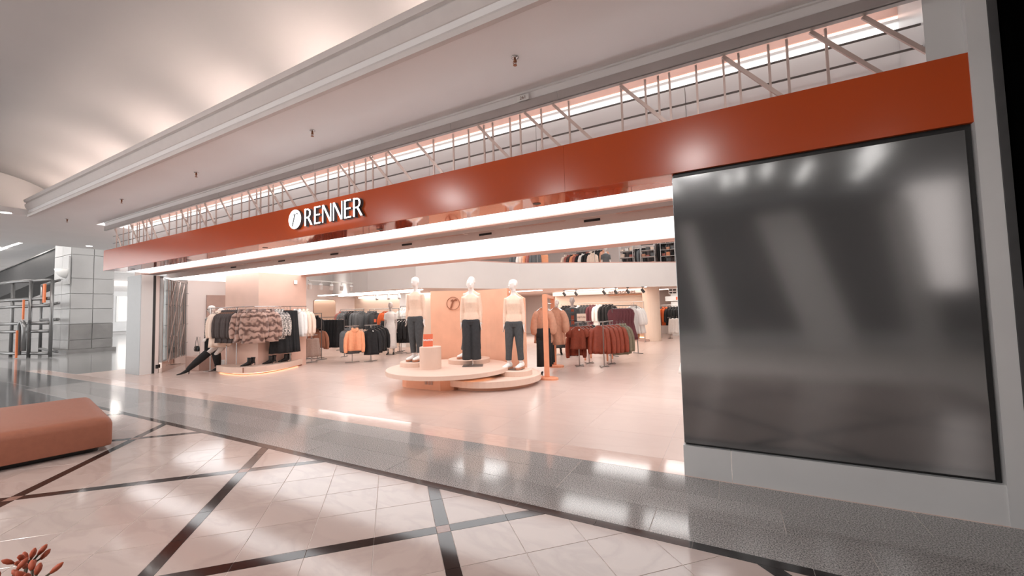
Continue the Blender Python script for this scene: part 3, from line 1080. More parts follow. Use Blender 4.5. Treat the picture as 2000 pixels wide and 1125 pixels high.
def rect_loop(ins, z, r=0.14, seg=5):
    r = 0.05 + 0.4 * ins
    """rounded rectangle in bench axes"""
    pts = []
    a0, a1, b0, b1 = ins, W_ - ins, ins, Lg - ins
    for cx, cy, st in ((a1 - r, b1 - r, 0), (a0 + r, b1 - r, PI / 2), (a0 + r, b0 + r, PI), (a1 - r, b0 + r, 1.5 * PI)):
        for i in range(seg + 1):
            t = st + PI / 2 * i / seg
            p = d1 * (cx + r * math.cos(t)) + d2 * (cy + r * math.sin(t))
            pts.append((p.x, p.y, z))
    return pts


mb = MB()
mb.rings([rect_loop(0.03, 0.05, 0.1), rect_loop(0.005, 0.06, 0.1), rect_loop(0.0, 0.09, 0.1), rect_loop(0.0, 0.30, 0.1), rect_loop(0.012, 0.345, 0.1), rect_loop(0.045, 0.375, 0.1), rect_loop(0.11, 0.385, 0.12), rect_loop(0.5, 0.392, 0.12)])
o = mb.build('cushion', 'm_sofa', bn, smooth=True)
autosmooth(o, 0.9)
mb = MB()
mb.rings([rect_loop(0.09, 0.0, 0.1), rect_loop(0.09, 0.055, 0.1)])
mb.build('base', 'm_leather_black', bn)

# ------------------------------------------------------------------ flowering plant in the corner
pt = empty('flowering_plant', (-1.80, 0.32, 0.0))
pt.scale = (1.15, 1.15, 1.045)
tag(pt, 'potted plant with clusters of small orange buds at bottom corner', 'plant')
MB().lathe([(0.12, 0.0), (0.16, 0.35), (0.17, 0.37), (0.155, 0.37), (0.14, 0.34)], 24).build('pot', 'm_taupe', pt, smooth=True)
rng = random.Random(3)
tips = [(0.10, 0.0, 0.70), (0.02, 0.06, 0.74), (-0.06, 0.03, 0.73), (0.16, 0.07, 0.71), (-0.13, -0.02, 0.74), (0.05, -0.05, 0.70), (-0.02, -0.1, 0.69), (-0.16, 0.09, 0.72), (0.2, 0.01, 0.66)]
for tx, ty, tz in tips:
    MB().tube([(tx * 0.15, ty * 0.15, 0.34), (tx * 0.6, ty * 0.6, 0.55), (tx, ty, tz)], [0.006, 0.005, 0.004], 6).build('stem', 'm_leaf', pt)
    for k in range(9):
        a = rng.uniform(0, 2 * PI)
        r = rng.uniform(0.005, 0.035)
        px_, py_, pz_ = tx + r * math.cos(a), ty + r * math.sin(a), tz + rng.uniform(-0.012, 0.022)
        mb = MB()
        mb.tube([(tx, ty, tz - 0.02), (px_, py_, pz_)], [0.0025, 0.003], 5)
        mb.build('pedicel', 'm_leaf', pt)
        d = Vector((px_ - tx, py_ - ty, 0.03)).normalized()
        p0 = Vector((px_, py_, pz_))
        MB().tube([p0 - d * 0.006, p0 + d * 0.004, p0 + d * 0.014, p0 + d * 0.022], [0.0035, 0.0068, 0.0064, 0.002], 6).build('bud', 'm_petal', pt, smooth=True)
for k in range(14):
    a = k * 2.4
    L = 0.16
    c0 = Vector((0.03 * math.cos(a), 0.03 * math.sin(a), 0.40 + 0.01 * k))
    d = Vector((math.cos(a), math.sin(a), 0.15))
    mb = MB()
    sidev = Vector((-math.sin(a), math.cos(a), 0))
    mb.tube([c0, c0 + d * L * 0.3, c0 + d * L * 0.7, c0 + d * L], [0.004, 0.035, 0.04, 0.004], 6, ry=[0.002] * 4, side=sidev)
    mb.build('leaf', 'm_leaf', pt)

# ------------------------------------------------------------------ stone pillar and concourse far left
cp = empty('stone_pillar', (-28.0, 7.5, 0))
tag(cp, 'square pillar of grey stone blocks with darker foot', 'pillar')
MB().box(-1.08, 1.08, -0.71, 0.71, 0.1, 7.0).build('core', 'm_grey_stone', cp)
MB().box(-1.22, 1.22, -0.85, 0.85, 0.0, 0.18).build('plinth', 'm_grey_stone_dark', cp)
zr = [0.18, 0.62, 1.36, 2.07, 2.78, 3.5, 4.62, 5.7]
for i in range(len(zr) - 1):
    m = 'm_grey_stone_dark' if i < 2 else 'm_grey_stone'
    for a, b in ((-1.1, 0.0), (0.0, 1.1)):
        MB().box(a + 0.012, b - 0.012, -0.77, -0.70, zr[i] + 0.012, zr[i + 1] - 0.012).build('block', m, cp)
    for a, b in ((-0.75, 0.0), (0.0, 0.75)):
        MB().box(1.06, 1.13, a + 0.012, b - 0.012, zr[i] + 0.012, zr[i + 1] - 0.012).build('block', m, cp)
scn = empty('wall_sconce', (-26.95, 6.6, 3.9))
tag(scn, 'white half-bowl wall light on the stone pillar', 'wall light')
mb = MB()
mb.rings([[(r * math.cos(PI + PI * j / 12) * 1.0, r * math.sin(PI + PI * j / 12), z) for j in range(13)] for r, z in ((0.02, -0.42), (0.2, -0.34), (0.33, -0.16), (0.38, 0.0))], close=True)
mb.build('bowl', 'm_white_plastic', scn, smooth=True)
MB().box(-0.35, 0.3, 0.0, 0.06, -0.7, 0.6).build('back_plate', 'm_grey_stone', scn)

wf = tag(MB().box(-57, -56.8, -3, 24, 0, 7.0).build('wall_concourse', 'm_light_grey'), 'far grey wall closing the concourse', None, None, 'structure')
MB().box(-56.8, -56.7, 16.1, 22.6, 0.3, 4.5).build('shopfront_panel', 'm_panel_grey', wf)
MB().box(-56.7, -56.65, 17.6, 21.4, 1.3, 4.0).build('window_frame', 'm_white_plastic', wf)
MB().box(-56.66, -56.6, 17.8, 21.2, 1.4, 3.9).build('window_pane', 'e_window_and_fill', wf)
MB().box(-56.75, -56.6, 11.0, 20.5, 5.1, 5.6).build('lit_header', 'e_window_and_fill', wf)
uc = tag(MB().box(-57, -18.6, -6, 24, 6.5, 6.6).build('ceiling', 'm_ceiling'), 'pale ceiling of the far concourse', None, None, 'structure')
MB().box(-18.75, -18.6, -6, 12, 3.9, 6.5).build('ceiling_edge', 'm_ceiling', uc)
wsd = tag(MB().box(-16.35, -16.2, 6.3, 24, 0, 6.0).build('wall_outer', 'm_light_grey'), 'outer flank wall of the shop towards the concourse', None, None, 'structure')

# staircase underside rising to the right
st = empty('staircase', (-33, 7.0, 0))
tag(st, 'dark stair flight rising behind the stone pillar', 'staircase')


def yprism(pts, y0, y1, name, m):
    """outline in x,z extruded along y"""
    mb = MB()
    k = len(pts)
    mb.v += [(x, y0, z) for x, z in pts] + [(x, y1, z) for x, z in pts]
    mb.f.append(tuple(range(k)))
    mb.f.append(tuple(k + i for i in reversed(range(k))))
    for i in range(k):
        j = (i + 1) % k
        mb.f.append((j, i, k + i, k + j))
    return mb.build(name, m, st)


yprism([(-17.5, 3.15), (-1.8, 4.46), (1.4, 4.73), (1.4, 6.1), (-1.8, 5.93), (-17.5, 5.13)], 1.3, 2.9, 'flight', 'm_dark_grey')
yprism([(-17.5, 5.13), (-1.8, 5.93), (1.4, 6.1), (1.4, 6.15), (-1.8, 5.99), (-17.5, 5.2)], 1.22, 1.3, 'edge_trim', 'm_grey_metal')

# metal pipe frame with orange straps
fr = empty('pipe_frame', (-27.6, 5.6, 0))
tag(fr, 'grey metal pipe frame with orange straps near the stone pillar', 'frame')
posts = [(-2.2, -0.5), (-0.4, -0.35), (0.9, -0.1), (1.9, 0.3), (-2.2, 0.9)]
for a, b in posts:
    MB().tube([(a, b, 0.0), (a, b, 3.3)], 0.06, 10).build('post', 'm_grey_metal', fr, smooth=True)
for z in (0.15, 1.1, 1.45, 2.2, 2.5, 3.3):
    MB().tube([(-3.4, -0.5, z), (-0.4, -0.38, z), (1.9, 0.25, z)], 0.07, 8).build('rail', 'm_grey_metal', fr, smooth=True)
for z in (0.2, 1.6, 2.3, 3.3):
    MB().tube([(-2.2, 0.9, z), (1.9, 0.5, z)], 0.06, 8).build('rail', 'm_grey_metal', fr, smooth=True)
pts = [(0.75, -0.35, 0.1), (0.72, -0.35, 1.1)] + [(1.07 - 0.34 * math.cos(PI * i / 10), -0.35, 1.15 + 0.38 * math.sin(PI * i / 10)) for i in range(11)] + [(1.41, -0.35, 0.3)]
MB().tube(pts, 0.08, 8).build('hoop', 'm_grey_metal', fr, smooth=True)
for a, b, z0, z1, w in ((-2.9, -0.62, 0.8, 2.5, 0.1), (0.95, -0.3, 1.6, 2.45, 0.07), (1.78, 0.1, 2.3, 3.1, 0.14), (1.2, -0.5, -0.0, 1.15, 0.07)):
    MB().obox((a, b, (z0 + z1) / 2 + 0.02), (w * 1.7, 0.05, z1 - z0)).build('strap', 'm_orange_strap', fr)
dk = empty('covered_cart', (-31.6, 8.0, 0))
tag(dk, 'dark low rounded cart standing behind the pipe frame', 'cart')
mb = MB()
mb.rings([[(x, y, z) for x, y, z in [(-1.2 + k * 0.0, s * 0.5, z0) for s, z0 in ((-1, 0.3), (1, 0.3), (1, 0.7), (-1, 0.7))]],
          [(-0.4, -0.6, 0.25), (-0.4, 0.6, 0.25), (-0.4, 0.5, 1.3), (-0.4, -0.5, 1.3)],
          [(0.5, -0.6, 0.25), (0.5, 0.6, 0.25), (0.5, 0.45, 1.9), (0.5, -0.45, 1.9)],
          [(1.1, -0.5, 0.3), (1.1, 0.5, 0.3), (1.1, 0.4, 1.5), (1.1, -0.4, 1.5)]])
o = mb.build('cover', 'm_leather_black', dk, smooth=True)
sb = o.modifiers.new('sub', 'SUBSURF')
sb.levels = sb.render_levels = 2
for a, b in ((-0.7, -0.45), (0.8, -0.45), (-0.7, 0.45), (0.8, 0.45)):
    MB().tube([(a, b - 0.06, 0.26), (a, b + 0.06, 0.26)], 0.26, 16).build('wheel', 'm_dark_grey', dk)

# ------------------------------------------------------------------ pink column, podium
pc = empty('pink_column', (-12.2, 7.15, 0))
tag(pc, 'broad square pink plastered column behind the fur coats', 'column')
MB().box(-0.85, 0.82, -0.7, 0.72, 0, 2.71).build('shaft', 'm_column_pink', pc)
al = tag(MB().box(-11.37, -11.34, 7.46, 7.56, 2.42, 2.54).build('alarm_box', 'm_white_plastic'), 'small white sensor box high on the pink column', 'sensor')
bevel(al, 0.008)


def pod_poly(s):
    pts = [(-12.42, 5.93), (-11.9, 5.84), (-11.5, 5.85), (-11.15, 5.93), (-10.92, 6.1), (-10.82, 6.35), (-10.88, 6.7), (-11.05, 7.15), (-11.33, 7.72), (-11.36, 7.72), (-11.36, 6.43), (-12.42, 6.43)]
    c = (-11.6, 6.5)
    return [(c[0] + (x - c[0]) * s, c[1] + (y - c[1]) * s) if i < 9 else (x, y) for i, (x, y) in enumerate(pts)]


pd = tag(empty('curved_podium', (0, 0, 0)), 'low curved pink podium around the column, lit underneath', 'podium')
MB().prism(pod_poly(1.0), 0.035, 0.19, bevel=0.006).build('top_slab', 'm_stage', pd)
MB().prism(pod_poly(0.80), 0.0, 0.035).build('recessed_base', 'm_groove', pd)
MB().obox((-11.12, 5.928, 0.12), (0.006, 0.02, 0.135)).build('joint', 'm_groove', pd)
mb = MB()
q = pod_poly(0.90)
mb.tube([(x, y, 0.027) for x, y in q[:9]], 0.008, 6)
mb.build('glow_strip', 'e_warm', pd)

# ------------------------------------------------------------------ garments
GC = {}


def garment_mesh(style, w, L, m, seed=0, dep=0.07):
    key = (style, round(w, 2), round(L, 2), m, seed, dep)
    if key in GC:
        return GC[key]
    r = random.Random(sum(map(ord, style)) * 31 + seed * 17)
    mb = MB()
    N = 28
    ph = r.uniform(0, 6)
    kf = r.choice((5, 6, 7))

    def ring(hw, hd, z, fold, xo=0.0, yo=0.0):
        out = []
        for j in range(N):
            a = 2 * PI * j / N
            c, s = math.cos(a), math.sin(a)
            x = hw * math.copysign(abs(c) ** 0.8, c)
            y = hd * math.copysign(abs(s) ** 0.8, s)
            f = 1 + fold * math.sin(kf * a + ph)
            out.append((x * (1 + fold * 0.15 * math.sin(3 * a + ph)) + xo, y * f + yo, z))
        return out
    hw = w / 2
    if style in ('jacket', 'shirt', 'tee', 'fur', 'balloon', 'blouse'):
        fl = {'jacket': 1.02, 'shirt': 1.08, 'tee': 0.98, 'fur': 1.12, 'balloon': 1.25, 'blouse': 1.2}[style]
        thick = dep * (1.7 if style == 'fur' else 1.0)
        fo = {'blouse': 0.5, 'balloon': 0.45, 'shirt': 0.5, 'fur': 0.15}.get(style, 0.42)
        rg = [ring(0.05, 0.04, 0.0, 0), ring(0.07, 0.05, -0.012, 0), ring(hw * 0.45, thick * 0.6, -0.035, 0), ring(hw * 0.72, thick * 0.72, -0.07, 0.02), ring(hw * 0.88, thick * 0.85, -0.12, 0.08), ring(hw * 0.92, thick * 0.95, -0.18, 0.14)]
        nb = 7
        for i in range(1, nb + 1):
            t = i / nb
            ww = hw * (0.92 + (fl - 0.92) * t)
            if style == 'balloon' and i >= nb - 1:
                ww *= 0.93 if i == nb - 1 else 0.72
            bulge = 1.0
            if style == 'fur':
                bulge = 1.0 + 0.3 * (i % 2)
            if style == 'balloon':
                bulge = 1 + 0.5 * t if i < nb else 0.9
            rg.append(ring(ww * (1 + 0.03 * (i % 2) * (style == 'fur')), thick * (1 + 0.12 * t) * bulge, -0.18 - (L - 0.18) * t + 0.01 * math.sin(ph), 0.14 + fo * t, 0.01 * math.sin(ph + t * 3), 0))
        mb.rings(rg)
        for s in (-1, 1):
            if style == 'tee':
                mb.tube([(s * hw * 0.78, 0, -0.08), (s * hw * 1.1, 0, -0.17), (s * hw * 1.22, 0.0, -0.27)], [0.05, 0.075, 0.078], 10, ry=[0.035, 0.05, 0.045], side=(1, 0, 0.4))
            else:
                ls = min(0.62, L * 0.95) if style != 'blouse' else 0.5
                wd = {'fur': 0.088, 'balloon': 0.075, 'blouse': 0.07}.get(style, 0.062)
                sw = r.uniform(-0.02, 0.03)
                p = [(s * hw * 0.70, 0, -0.085), (s * hw * 0.90, -0.005, -0.16), (s * (hw * 1.02 + sw), -0.012, -0.10 - ls * 0.35), (s * (hw * 1.08 + sw), -0.03, -0.10 - ls * 0.7), (s * (hw * 1.06 + sw), -0.05, -0.10 - ls * 0.93), (s * (hw * 1.04 + sw), -0.055, -0.10 - ls)]
                rr = [wd * 0.7, wd, wd * 1.05, wd * (1.25 if style == 'blouse' else 0.95), wd * (1.1 if style == 'blouse' else 0.85), wd * 0.62]
                if style == 'fur':
                    rr = [rr[0], rr[1] * 1.05, rr[2] * 0.92, rr[3] * 1.08, rr[4], rr[5] * 1.1]
                mb.tube(p, rr, 10, side=(1, 0, 0))
        if style in ('jacket', 'shirt', 'fur'):
            cw = 0.035 if style != 'fur' else 0.055
            k = 1.0 if style != 'fur' else 1.7
            for s in (-1, 1):
                mb.tube([(s * 0.03, thick * 0.55, 0.012), (s * 0.075 * k, 0, 0.012), (s * 0.07 * k, -thick * 0.75, -0.05 * k), (s * 0.02, -thick * 1.02, -0.10 * k)], [cw * 0.5, cw, cw, cw * 0.4], 6, ry=[0.016 * k] * 4)
            mb.box(-0.012, 0.012, -thick * 1.05 - 0.006, -thick * 0.85, -L * 0.93, -0.13)
    elif style in ('skirt', 'pleated'):
        rg = [ring(hw * 0.78, dep * 0.7, 0, 0.02), ring(hw * 0.8, dep * 0.75, -0.04, 0.03)]
        kf = 9
        for i in range(1, 7):
            t = i / 6
            rg.append(ring(hw * (0.8 + 0.32 * t), dep * (0.8 + 0.6 * t), -0.04 - (L - 0.04) * t, 0.12 + (0.5 if style == 'pleated' else 0.35) * t))
        mb.rings(rg)
    elif style == 'trousers':
        mb.rings([ring(hw * 0.7, dep * 0.7, 0, 0.02), ring(hw * 0.78, dep * 0.8, -0.14, 0.05), ring(hw * 0.8, dep * 0.8, -0.26, 0.05)])
        for s in (-1, 1):
            mb.tube([(s * hw * 0.38, 0, -0.2), (s * hw * 0.42, 0, -L * 0.5), (s * hw * 0.42, 0, -L)], [hw * 0.4, hw * 0.36, hw * 0.4], 10, ry=[dep * 0.8, dep * 0.7, dep * 0.8], side=(1, 0, 0))
    elif style == 'dress':
        rg = [ring(0.07, 0.05, 0, 0), ring(hw * 0.8, dep * 0.7, -0.05, 0), ring(hw, dep, -0.16, 0.04), ring(hw * 0.8, dep * 0.9, -0.42, 0.06)]
        for i in range(1, 6):
            t = i / 5
            rg.append(ring(hw * (0.8 + 0.6 * t), dep * (0.9 + 0.7 * t), -0.42 - (L - 0.42) * t, 0.08 + 0.2 * t))
        mb.rings(rg)
    me = bpy.data.meshes.new(style)
    me.from_pydata(mb.v, [], mb.f)
    me.update()
    me.polygons.foreach_set("use_smooth", [True] * len(me.polygons))
    me.materials.append(MATS[m])
    GC[key] = me
    return me


def hanger_mesh(w, m='m_chrome'):
    key = ('hanger', round(w, 2), m)
    if key in GC:
        return GC[key]
    mb = MB()
    mb.tube([(-w / 2 * 0.9, 0, -0.075), (-0.04, 0, 0.0), (0, 0, 0.012), (0.04, 0, 0.0), (w / 2 * 0.9, 0, -0.075)], 0.008, 6)
    mb.tube([(0, 0, 0.01), (0, 0, 0.05), (0.018, 0, 0.065), (0.02, 0, 0.085), (0.0, 0, 0.1), (-0.018, 0, 0.085)], 0.0028, 5)
    me = bpy.data.meshes.new('hanger')
    me.from_pydata(mb.v, [], mb.f)
    me.update()
    me.materials.append(MATS[m])
    GC[key] = me
    return me


NAMES = {'jacket': 'hanging_jacket', 'shirt': 'hanging_shirt', 'tee': 'hanging_t_shirt', 'fur': 'fur_coat', 'balloon': 'hanging_bomber_jacket', 'blouse': 'hanging_blouse',
         'skirt': 'hanging_skirt', 'pleated': 'pleated_skirt', 'trousers': 'hanging_trousers', 'dress': 'hanging_dress'}
CATS = {'jacket': 'jacket', 'shirt': 'shirt', 'tee': 't-shirt', 'fur': 'coat', 'balloon': 'jacket', 'blouse': 'blouse', 'skirt': 'skirt', 'pleated': 'skirt', 'trousers': 'trousers', 'dress': 'dress'}


def garment(style, m, loc, rz, label, group=None, w=0.42, L=0.66, seed=0, dep=0.06, hang='m_chrome', tagc=False):
    """loc = rod point; rz = direction the front faces (0 = -y)"""
    g = obj(NAMES[style], garment_mesh(style, w, L, m, seed, dep), None, (loc[0], loc[1], loc[2] - 0.10), rz)
    tag(g, label, CATS[style], group)
    if hang:
        obj('hanger', hanger_mesh(w * 0.86, hang), g)
    if tagc:
        MB().obox((0.04, -dep * 1.15, -0.08), (0.035, 0.004, 0.035), ry=0.3).build('price_tag', 'm_white_plastic', g)
    return g


def facing(dx, dy):
    """rz so that the local -y axis points to (dx, dy)"""
    return math.atan2(dx, -dy) if True else 0


def row(a, b, n, style, m, label, group, face=None, w=0.42, L=0.66, z=None, dep=0.05, hang='m_chrome', jit=0.06, seeds=3, t0=0.0):
    a, b = Vector(a), Vector(b)
    d = (b - a)
    if face is None:
        face = facing(-d.x, -d.y)
    for i in range(n):
        t = (i + 0.5) / n
        p = a + d * t
        garment(style, m, p, face + random.uniform(-jit, jit), label, group, w * random.uniform(0.97, 1.03), L * random.choice((0.98, 1.0, 1.03)), seed=i % seeds, dep=dep, hang=hang)

# ------------------------------------------------------------------ clothes rails
def pipe(mb, pts, r=0.012):
    return mb.tube(pts, r, 8)


def t_rack(loc, rz, h, arm, label, foot=0.42, m='m_steel'):
    """upright on an H foot with a top arm along local x"""
    t = empty('clothes_stand', loc, rz)
    tag(t, label, 'clothes rack')
    MB().box(-0.012, 0.012, -0.012, 0.012, 0.02, h).build('upright', m, t)
    MB().box(-arm / 2, arm / 2, -0.012, 0.012, h - 0.012, h + 0.012).build('arm', m, t)
    MB().box(-foot / 2, foot / 2, -0.014, 0.014, 0.004, 0.028).build('foot', m, t)
    MB().box(-0.014, 0.014, -foot / 2 * 0.6, foot / 2 * 0.6, 0.004, 0.026).build('foot', m, t)
    return t


def frame_rack(a, b, h, label, m='m_grey_metal', z0=0.0, mid=None):
    """rectangular rail between floor points a and b"""
    t = empty('clothes_rail', (a[0], a[1], z0))
    tag(t, label, 'clothes rack')
    d = Vector((b[0] - a[0], b[1] - a[1], 0))
    n = Vector((-d.y, d.x, 0)).normalized() * 0.2
    for p in (Vector((0, 0, 0)), d):
        MB().tube([p + Vector((0, 0, 0.02)), p + Vector((0, 0, h))], 0.012, 8).build('upright', m, t)
        MB().tube([p - n + Vector((0, 0, 0.015)), p + n + Vector((0, 0, 0.015))], 0.012, 8).build('foot', m, t)
    MB().tube([Vector((0, 0, h)), d + Vector((0, 0, h))], 0.012, 8).build('rod', m, t)
    if mid:
        MB().tube([Vector((0, 0, mid)), d + Vector((0, 0, mid))], 0.010, 8).build('crossbar', m, t)
    return t


# --- rail curving round the pink column
pr_ = empty('podium_rail', (0, 0, 0))
tag(pr_, 'slim clothes rail bent around the pink column over the podium', 'clothes rack')
RZ = 1.76
curve = [(-12.95, 6.02, RZ), (-12.3, 6.02, RZ), (-11.6, 6.02, RZ), (-11.3, 6.06, RZ), (-11.12, 6.2, RZ), (-11.06, 6.45, RZ), (-11.08, 6.9, RZ), (-11.15, 7.4, RZ), (-11.2, 7.75, RZ)]
MB().tube(curve, 0.011, 8).build('rod', 'm_chrome', pr_)
for p, z0 in (((-12.92, 6.02), 0.0), ((-12.3, 6.12), 0.19), ((-11.95, 6.2), 0.19), ((-11.13, 7.2), 0.19)):
    MB().tube([(p[0], p[1], z0), (p[0], p[1], RZ)], 0.012, 8).build('upright', 'm_steel', pr_)
MB().box(-13.05, -12.75, 5.9, 6.14, 0.0, 0.02).build('foot', 'm_steel', pr_)

CAMD = lambda x, y: (-x / math.hypot(x, y), -y / math.hypot(x, y))


def toward_cam(x, y, turn=0.0):
    d = CAMD(x, y)
    return facing(*d) + turn


for i in range(3):
    x = -12.48 + 0.08 * i
    garment('shirt', 'm_cream_cloth', (x, 6.02, RZ), facing(0.9, -0.45), ['long cream overshirt at the left end of the podium rail', 'cream overshirt behind the first one on the podium rail', 'innermost cream overshirt beside the dark jackets'][i], 'cream overshirts on the podium rail', 0.44, 0.98 - 0.03 * i, seed=i, dep=0.07)
for i in range(8):
    x = -12.16 + 0.095 * i
    garment('jacket', 'm_brown_black', (x, 6.02, RZ), facing(0.92, -0.35 - 0.03 * i), 'dark brown-black jacket on the podium rail', 'dark jackets on the podium rail', 0.46, 0.84, seed=i % 3, dep=0.065, hang='m_wood')
furs = [(-11.22, 6.02, 'left fur jacket in mottled brown, next to the dark jackets'), (-10.97, 6.10, 'middle brown fur coat with wide collar, facing outward'), (-10.97, 6.46, 'right fur coat partly behind the middle fur coat')]
for i, (x, y, lb) in enumerate(furs):
    garment('fur', 'm_fur', (x, y, RZ), facing(0.88, -0.48) + (-0.15, 0.0, 0.2)[i], lb, 'brown fur coats on the podium rail', 0.46, 0.84, seed=i, dep=0.085, hang='m_wood')
for i in range(3):
    garment('shirt', 'm_snake', (-11.04 - 0.012 * i, 6.66 + 0.10 * i, RZ), facing(0.8, -0.6), ['front snakeskin print shirt on the podium rail', 'second snakeskin print shirt on the podium rail', 'rear snakeskin print shirt beside the pleated skirts'][i], 'snakeskin print shirts', 0.40, 0.80, seed=i, dep=0.05)
for i in range(4):
    garment('pleated', 'm_black_cloth', (-11.06 - 0.018 * i, 6.86 + 0.11 * i, RZ - 0.02), facing(0.85, -0.55), 'long black pleated skirt on the podium rail', 'black pleated skirts on the podium rail', 0.46, 1.18, seed=i % 3, dep=0.07, hang='m_wood')
for i in range(3):
    garment('shirt', 'm_white_cloth' if i < 1 else 'm_cream_cloth', (-11.14 - 0.018 * i, 7.42 + 0.13 * i, RZ), facing(0.75, -0.65), ['white shirt nearest the pleated skirts on podium rail', 'pale cream shirt between white shirt and rail end', 'last pale shirt at the right end of the podium rail'][i], 'pale shirts on the podium rail', 0.44, 0.78, seed=i, dep=0.07)


# --- footwear
def shoe_mesh(kind):
    if kind in GC:
        return GC[kind]
    parts = []
    mb = MB()
    if kind == 'ankle':
        # toe to -y, heel at +y; pointed toe, block of ankle, thin heel
        prof = [(-0.155, 0.012, 0.01, 0.012), (-0.13, 0.024, 0.018, 0.018), (-0.08, 0.036, 0.03, 0.03), (-0.03, 0.038, 0.042, 0.046), (0.02, 0.035, 0.055, 0.075), (0.07, 0.032, 0.06, 0.10)]
        rg = []
        for y, hw, hh, zc in prof:
            rg.append([(hw * math.cos(2 * PI * j / 12), y, max(0.004 + max(0, y + 0.03) * 0.55, zc + hh * math.sin(2 * PI * j / 12))) for j in range(12)])
        mb.rings(rg)
        mb.tube([(0, 0.045, 0.07), (0, 0.045, 0.13), (0, 0.05, 0.19), (0, 0.052, 0.215)], [0.034, 0.036, 0.042, 0.044], 14, ry=[0.052, 0.046, 0.05, 0.055], side=(1, 0, 0))
        mb.tube([(0, 0.085, 0.07), (0, 0.09, 0.03), (0, 0.088, 0.0)], [0.016, 0.008, 0.008], 8)
    elif kind == 'sneaker':
        prof = [(-0.17, 0.02, 0.02, 0.045), (-0.15, 0.042, 0.03, 0.05), (-0.10, 0.05, 0.036, 0.056), (-0.04, 0.05, 0.046, 0.066), (0.02, 0.044, 0.058, 0.078), (0.07, 0.042, 0.062, 0.082), (0.10, 0.034, 0.05, 0.08), (0.115, 0.02, 0.03, 0.075)]
        mb.rings([[(hw * math.cos(2 * PI * j / 14), y, max(0.025, zc + hh * math.sin(2 * PI * j / 14))) for j in range(14)] for y, hw, hh, zc in prof])
        mb.tube([(0, 0.04, 0.09), (0, 0.045, 0.145)], [0.042, 0.04], 12, ry=[0.05, 0.046], side=(1, 0, 0))
    elif kind == 'sole':
        out = [(0.0, -0.178), (0.035, -0.165), (0.054, -0.12), (0.055, -0.05), (0.046, 0.04), (0.044, 0.1), (0.025, 0.125), (-0.025, 0.125), (-0.044, 0.1), (-0.046, 0.04), (-0.055, -0.05), (-0.054, -0.12), (-0.035, -0.165)]
        mb.prism(out, 0.0, 0.036)
    elif kind == 'pump':
        prof = [(-0.14, 0.01, 0.008, 0.012), (-0.11, 0.026, 0.016, 0.018), (-0.06, 0.036, 0.022, 0.026), (0.0, 0.03, 0.02, 0.04), (0.06, 0.028, 0.03, 0.075), (0.09, 0.02, 0.026, 0.085)]
        mb.rings([[(hw * math.cos(2 * PI * j / 12), y, max(0.003, zc + hh * math.sin(2 * PI * j / 12))) for j in range(12)] for y, hw, hh, zc in prof])
        mb.tube([(0, 0.08, 0.07), (0, 0.085, 0.0)], [0.012, 0.006], 8)
    me = bpy.data.meshes.new(kind)
    me.from_pydata(mb.v, [], mb.f)
    me.update()
    me.polygons.foreach_set("use_smooth", [True] * len(me.polygons))
    if kind == 'sole':
        me.polygons.foreach_set("use_smooth", [False] * len(me.polygons))
    GC[kind] = me
    return me


def shoe(kind, m, loc, rz, parent=None, name=None):
    me = shoe_mesh(kind)
    key = (kind, m)
    if key not in GC:
        c = me.copy()
        c.materials.clear()
        c.materials.append(MATS[m])
        GC[key] = c
    return obj(name or 'boot', GC[key], parent, loc, rz)


bl = ['front boot of the left black ankle boot pair on podium', 'rear boot of the left black ankle boot pair on podium', 'front boot of the middle black ankle boot pair on podium', 'rear boot of the middle black ankle boot pair on podium',
      'front boot of the right black ankle boot pair under pleated skirts', 'rear boot of the right black ankle boot pair under pleated skirts']
k = 0
for (x, y) in ((-11.37, 6.2), (-11.22, 6.68), (-11.24, 7.13)):
    for dx, dy in ((0.02, -0.05), (0.0, 0.06)):
        b = shoe('ankle', 'm_leather_black', (x + dx, y + dy, 0.19), facing(-0.45, -0.89), name='ankle_boot')
        b.scale = (1.0, 1.0, 1.0)
        tag(b, bl[k], 'boot', 'black ankle boots on the podium')
        k += 1

# --- racks in the left half of the shop
t_rack((-10.34, 8.69, 0), facing(0.8, -0.4), 1.12, 0.42, 'low T stand under the peach jacket')
t_rack((-9.98, 9.10, 0), facing(0.9, -0.2), 1.13, 0.42, 'low T stand under the black tops, beside the peach jacket')
garment('shirt', 'm_peach_cloth', (-10.05, 8.55, 1.15), facing(0.78, -0.62), 'peach collared cropped jacket at the front of a T stand', None, 0.46, 0.66, dep=0.085)
for i in range(5):
    garment('jacket', 'm_grey_cloth', (-10.30 - 0.13 * i, 8.68 + 0.06 * i, 1.12), facing(0.85, -0.5), 'grey ribbed jacket behind the peach jacket', 'grey jackets behind the peach jacket', 0.40, 0.74, seed=i % 3, dep=0.06)
for i in range(4):
    garment('jacket', 'm_black_cloth', (-9.83 - 0.06 * i, 9.0 + 0.17 * i, 1.13 + 0.02 * i), facing(0.72, -0.7), ['front black top with white tag, right of the peach jacket', 'second black top right of the peach jacket', 'third black top right of the peach jacket', 'rearmost black top on the stand right of peach jacket'][i], 'black tops right of the peach jacket', 0.44, 0.80, seed=i % 3, dep=0.06, tagc=(i == 0))

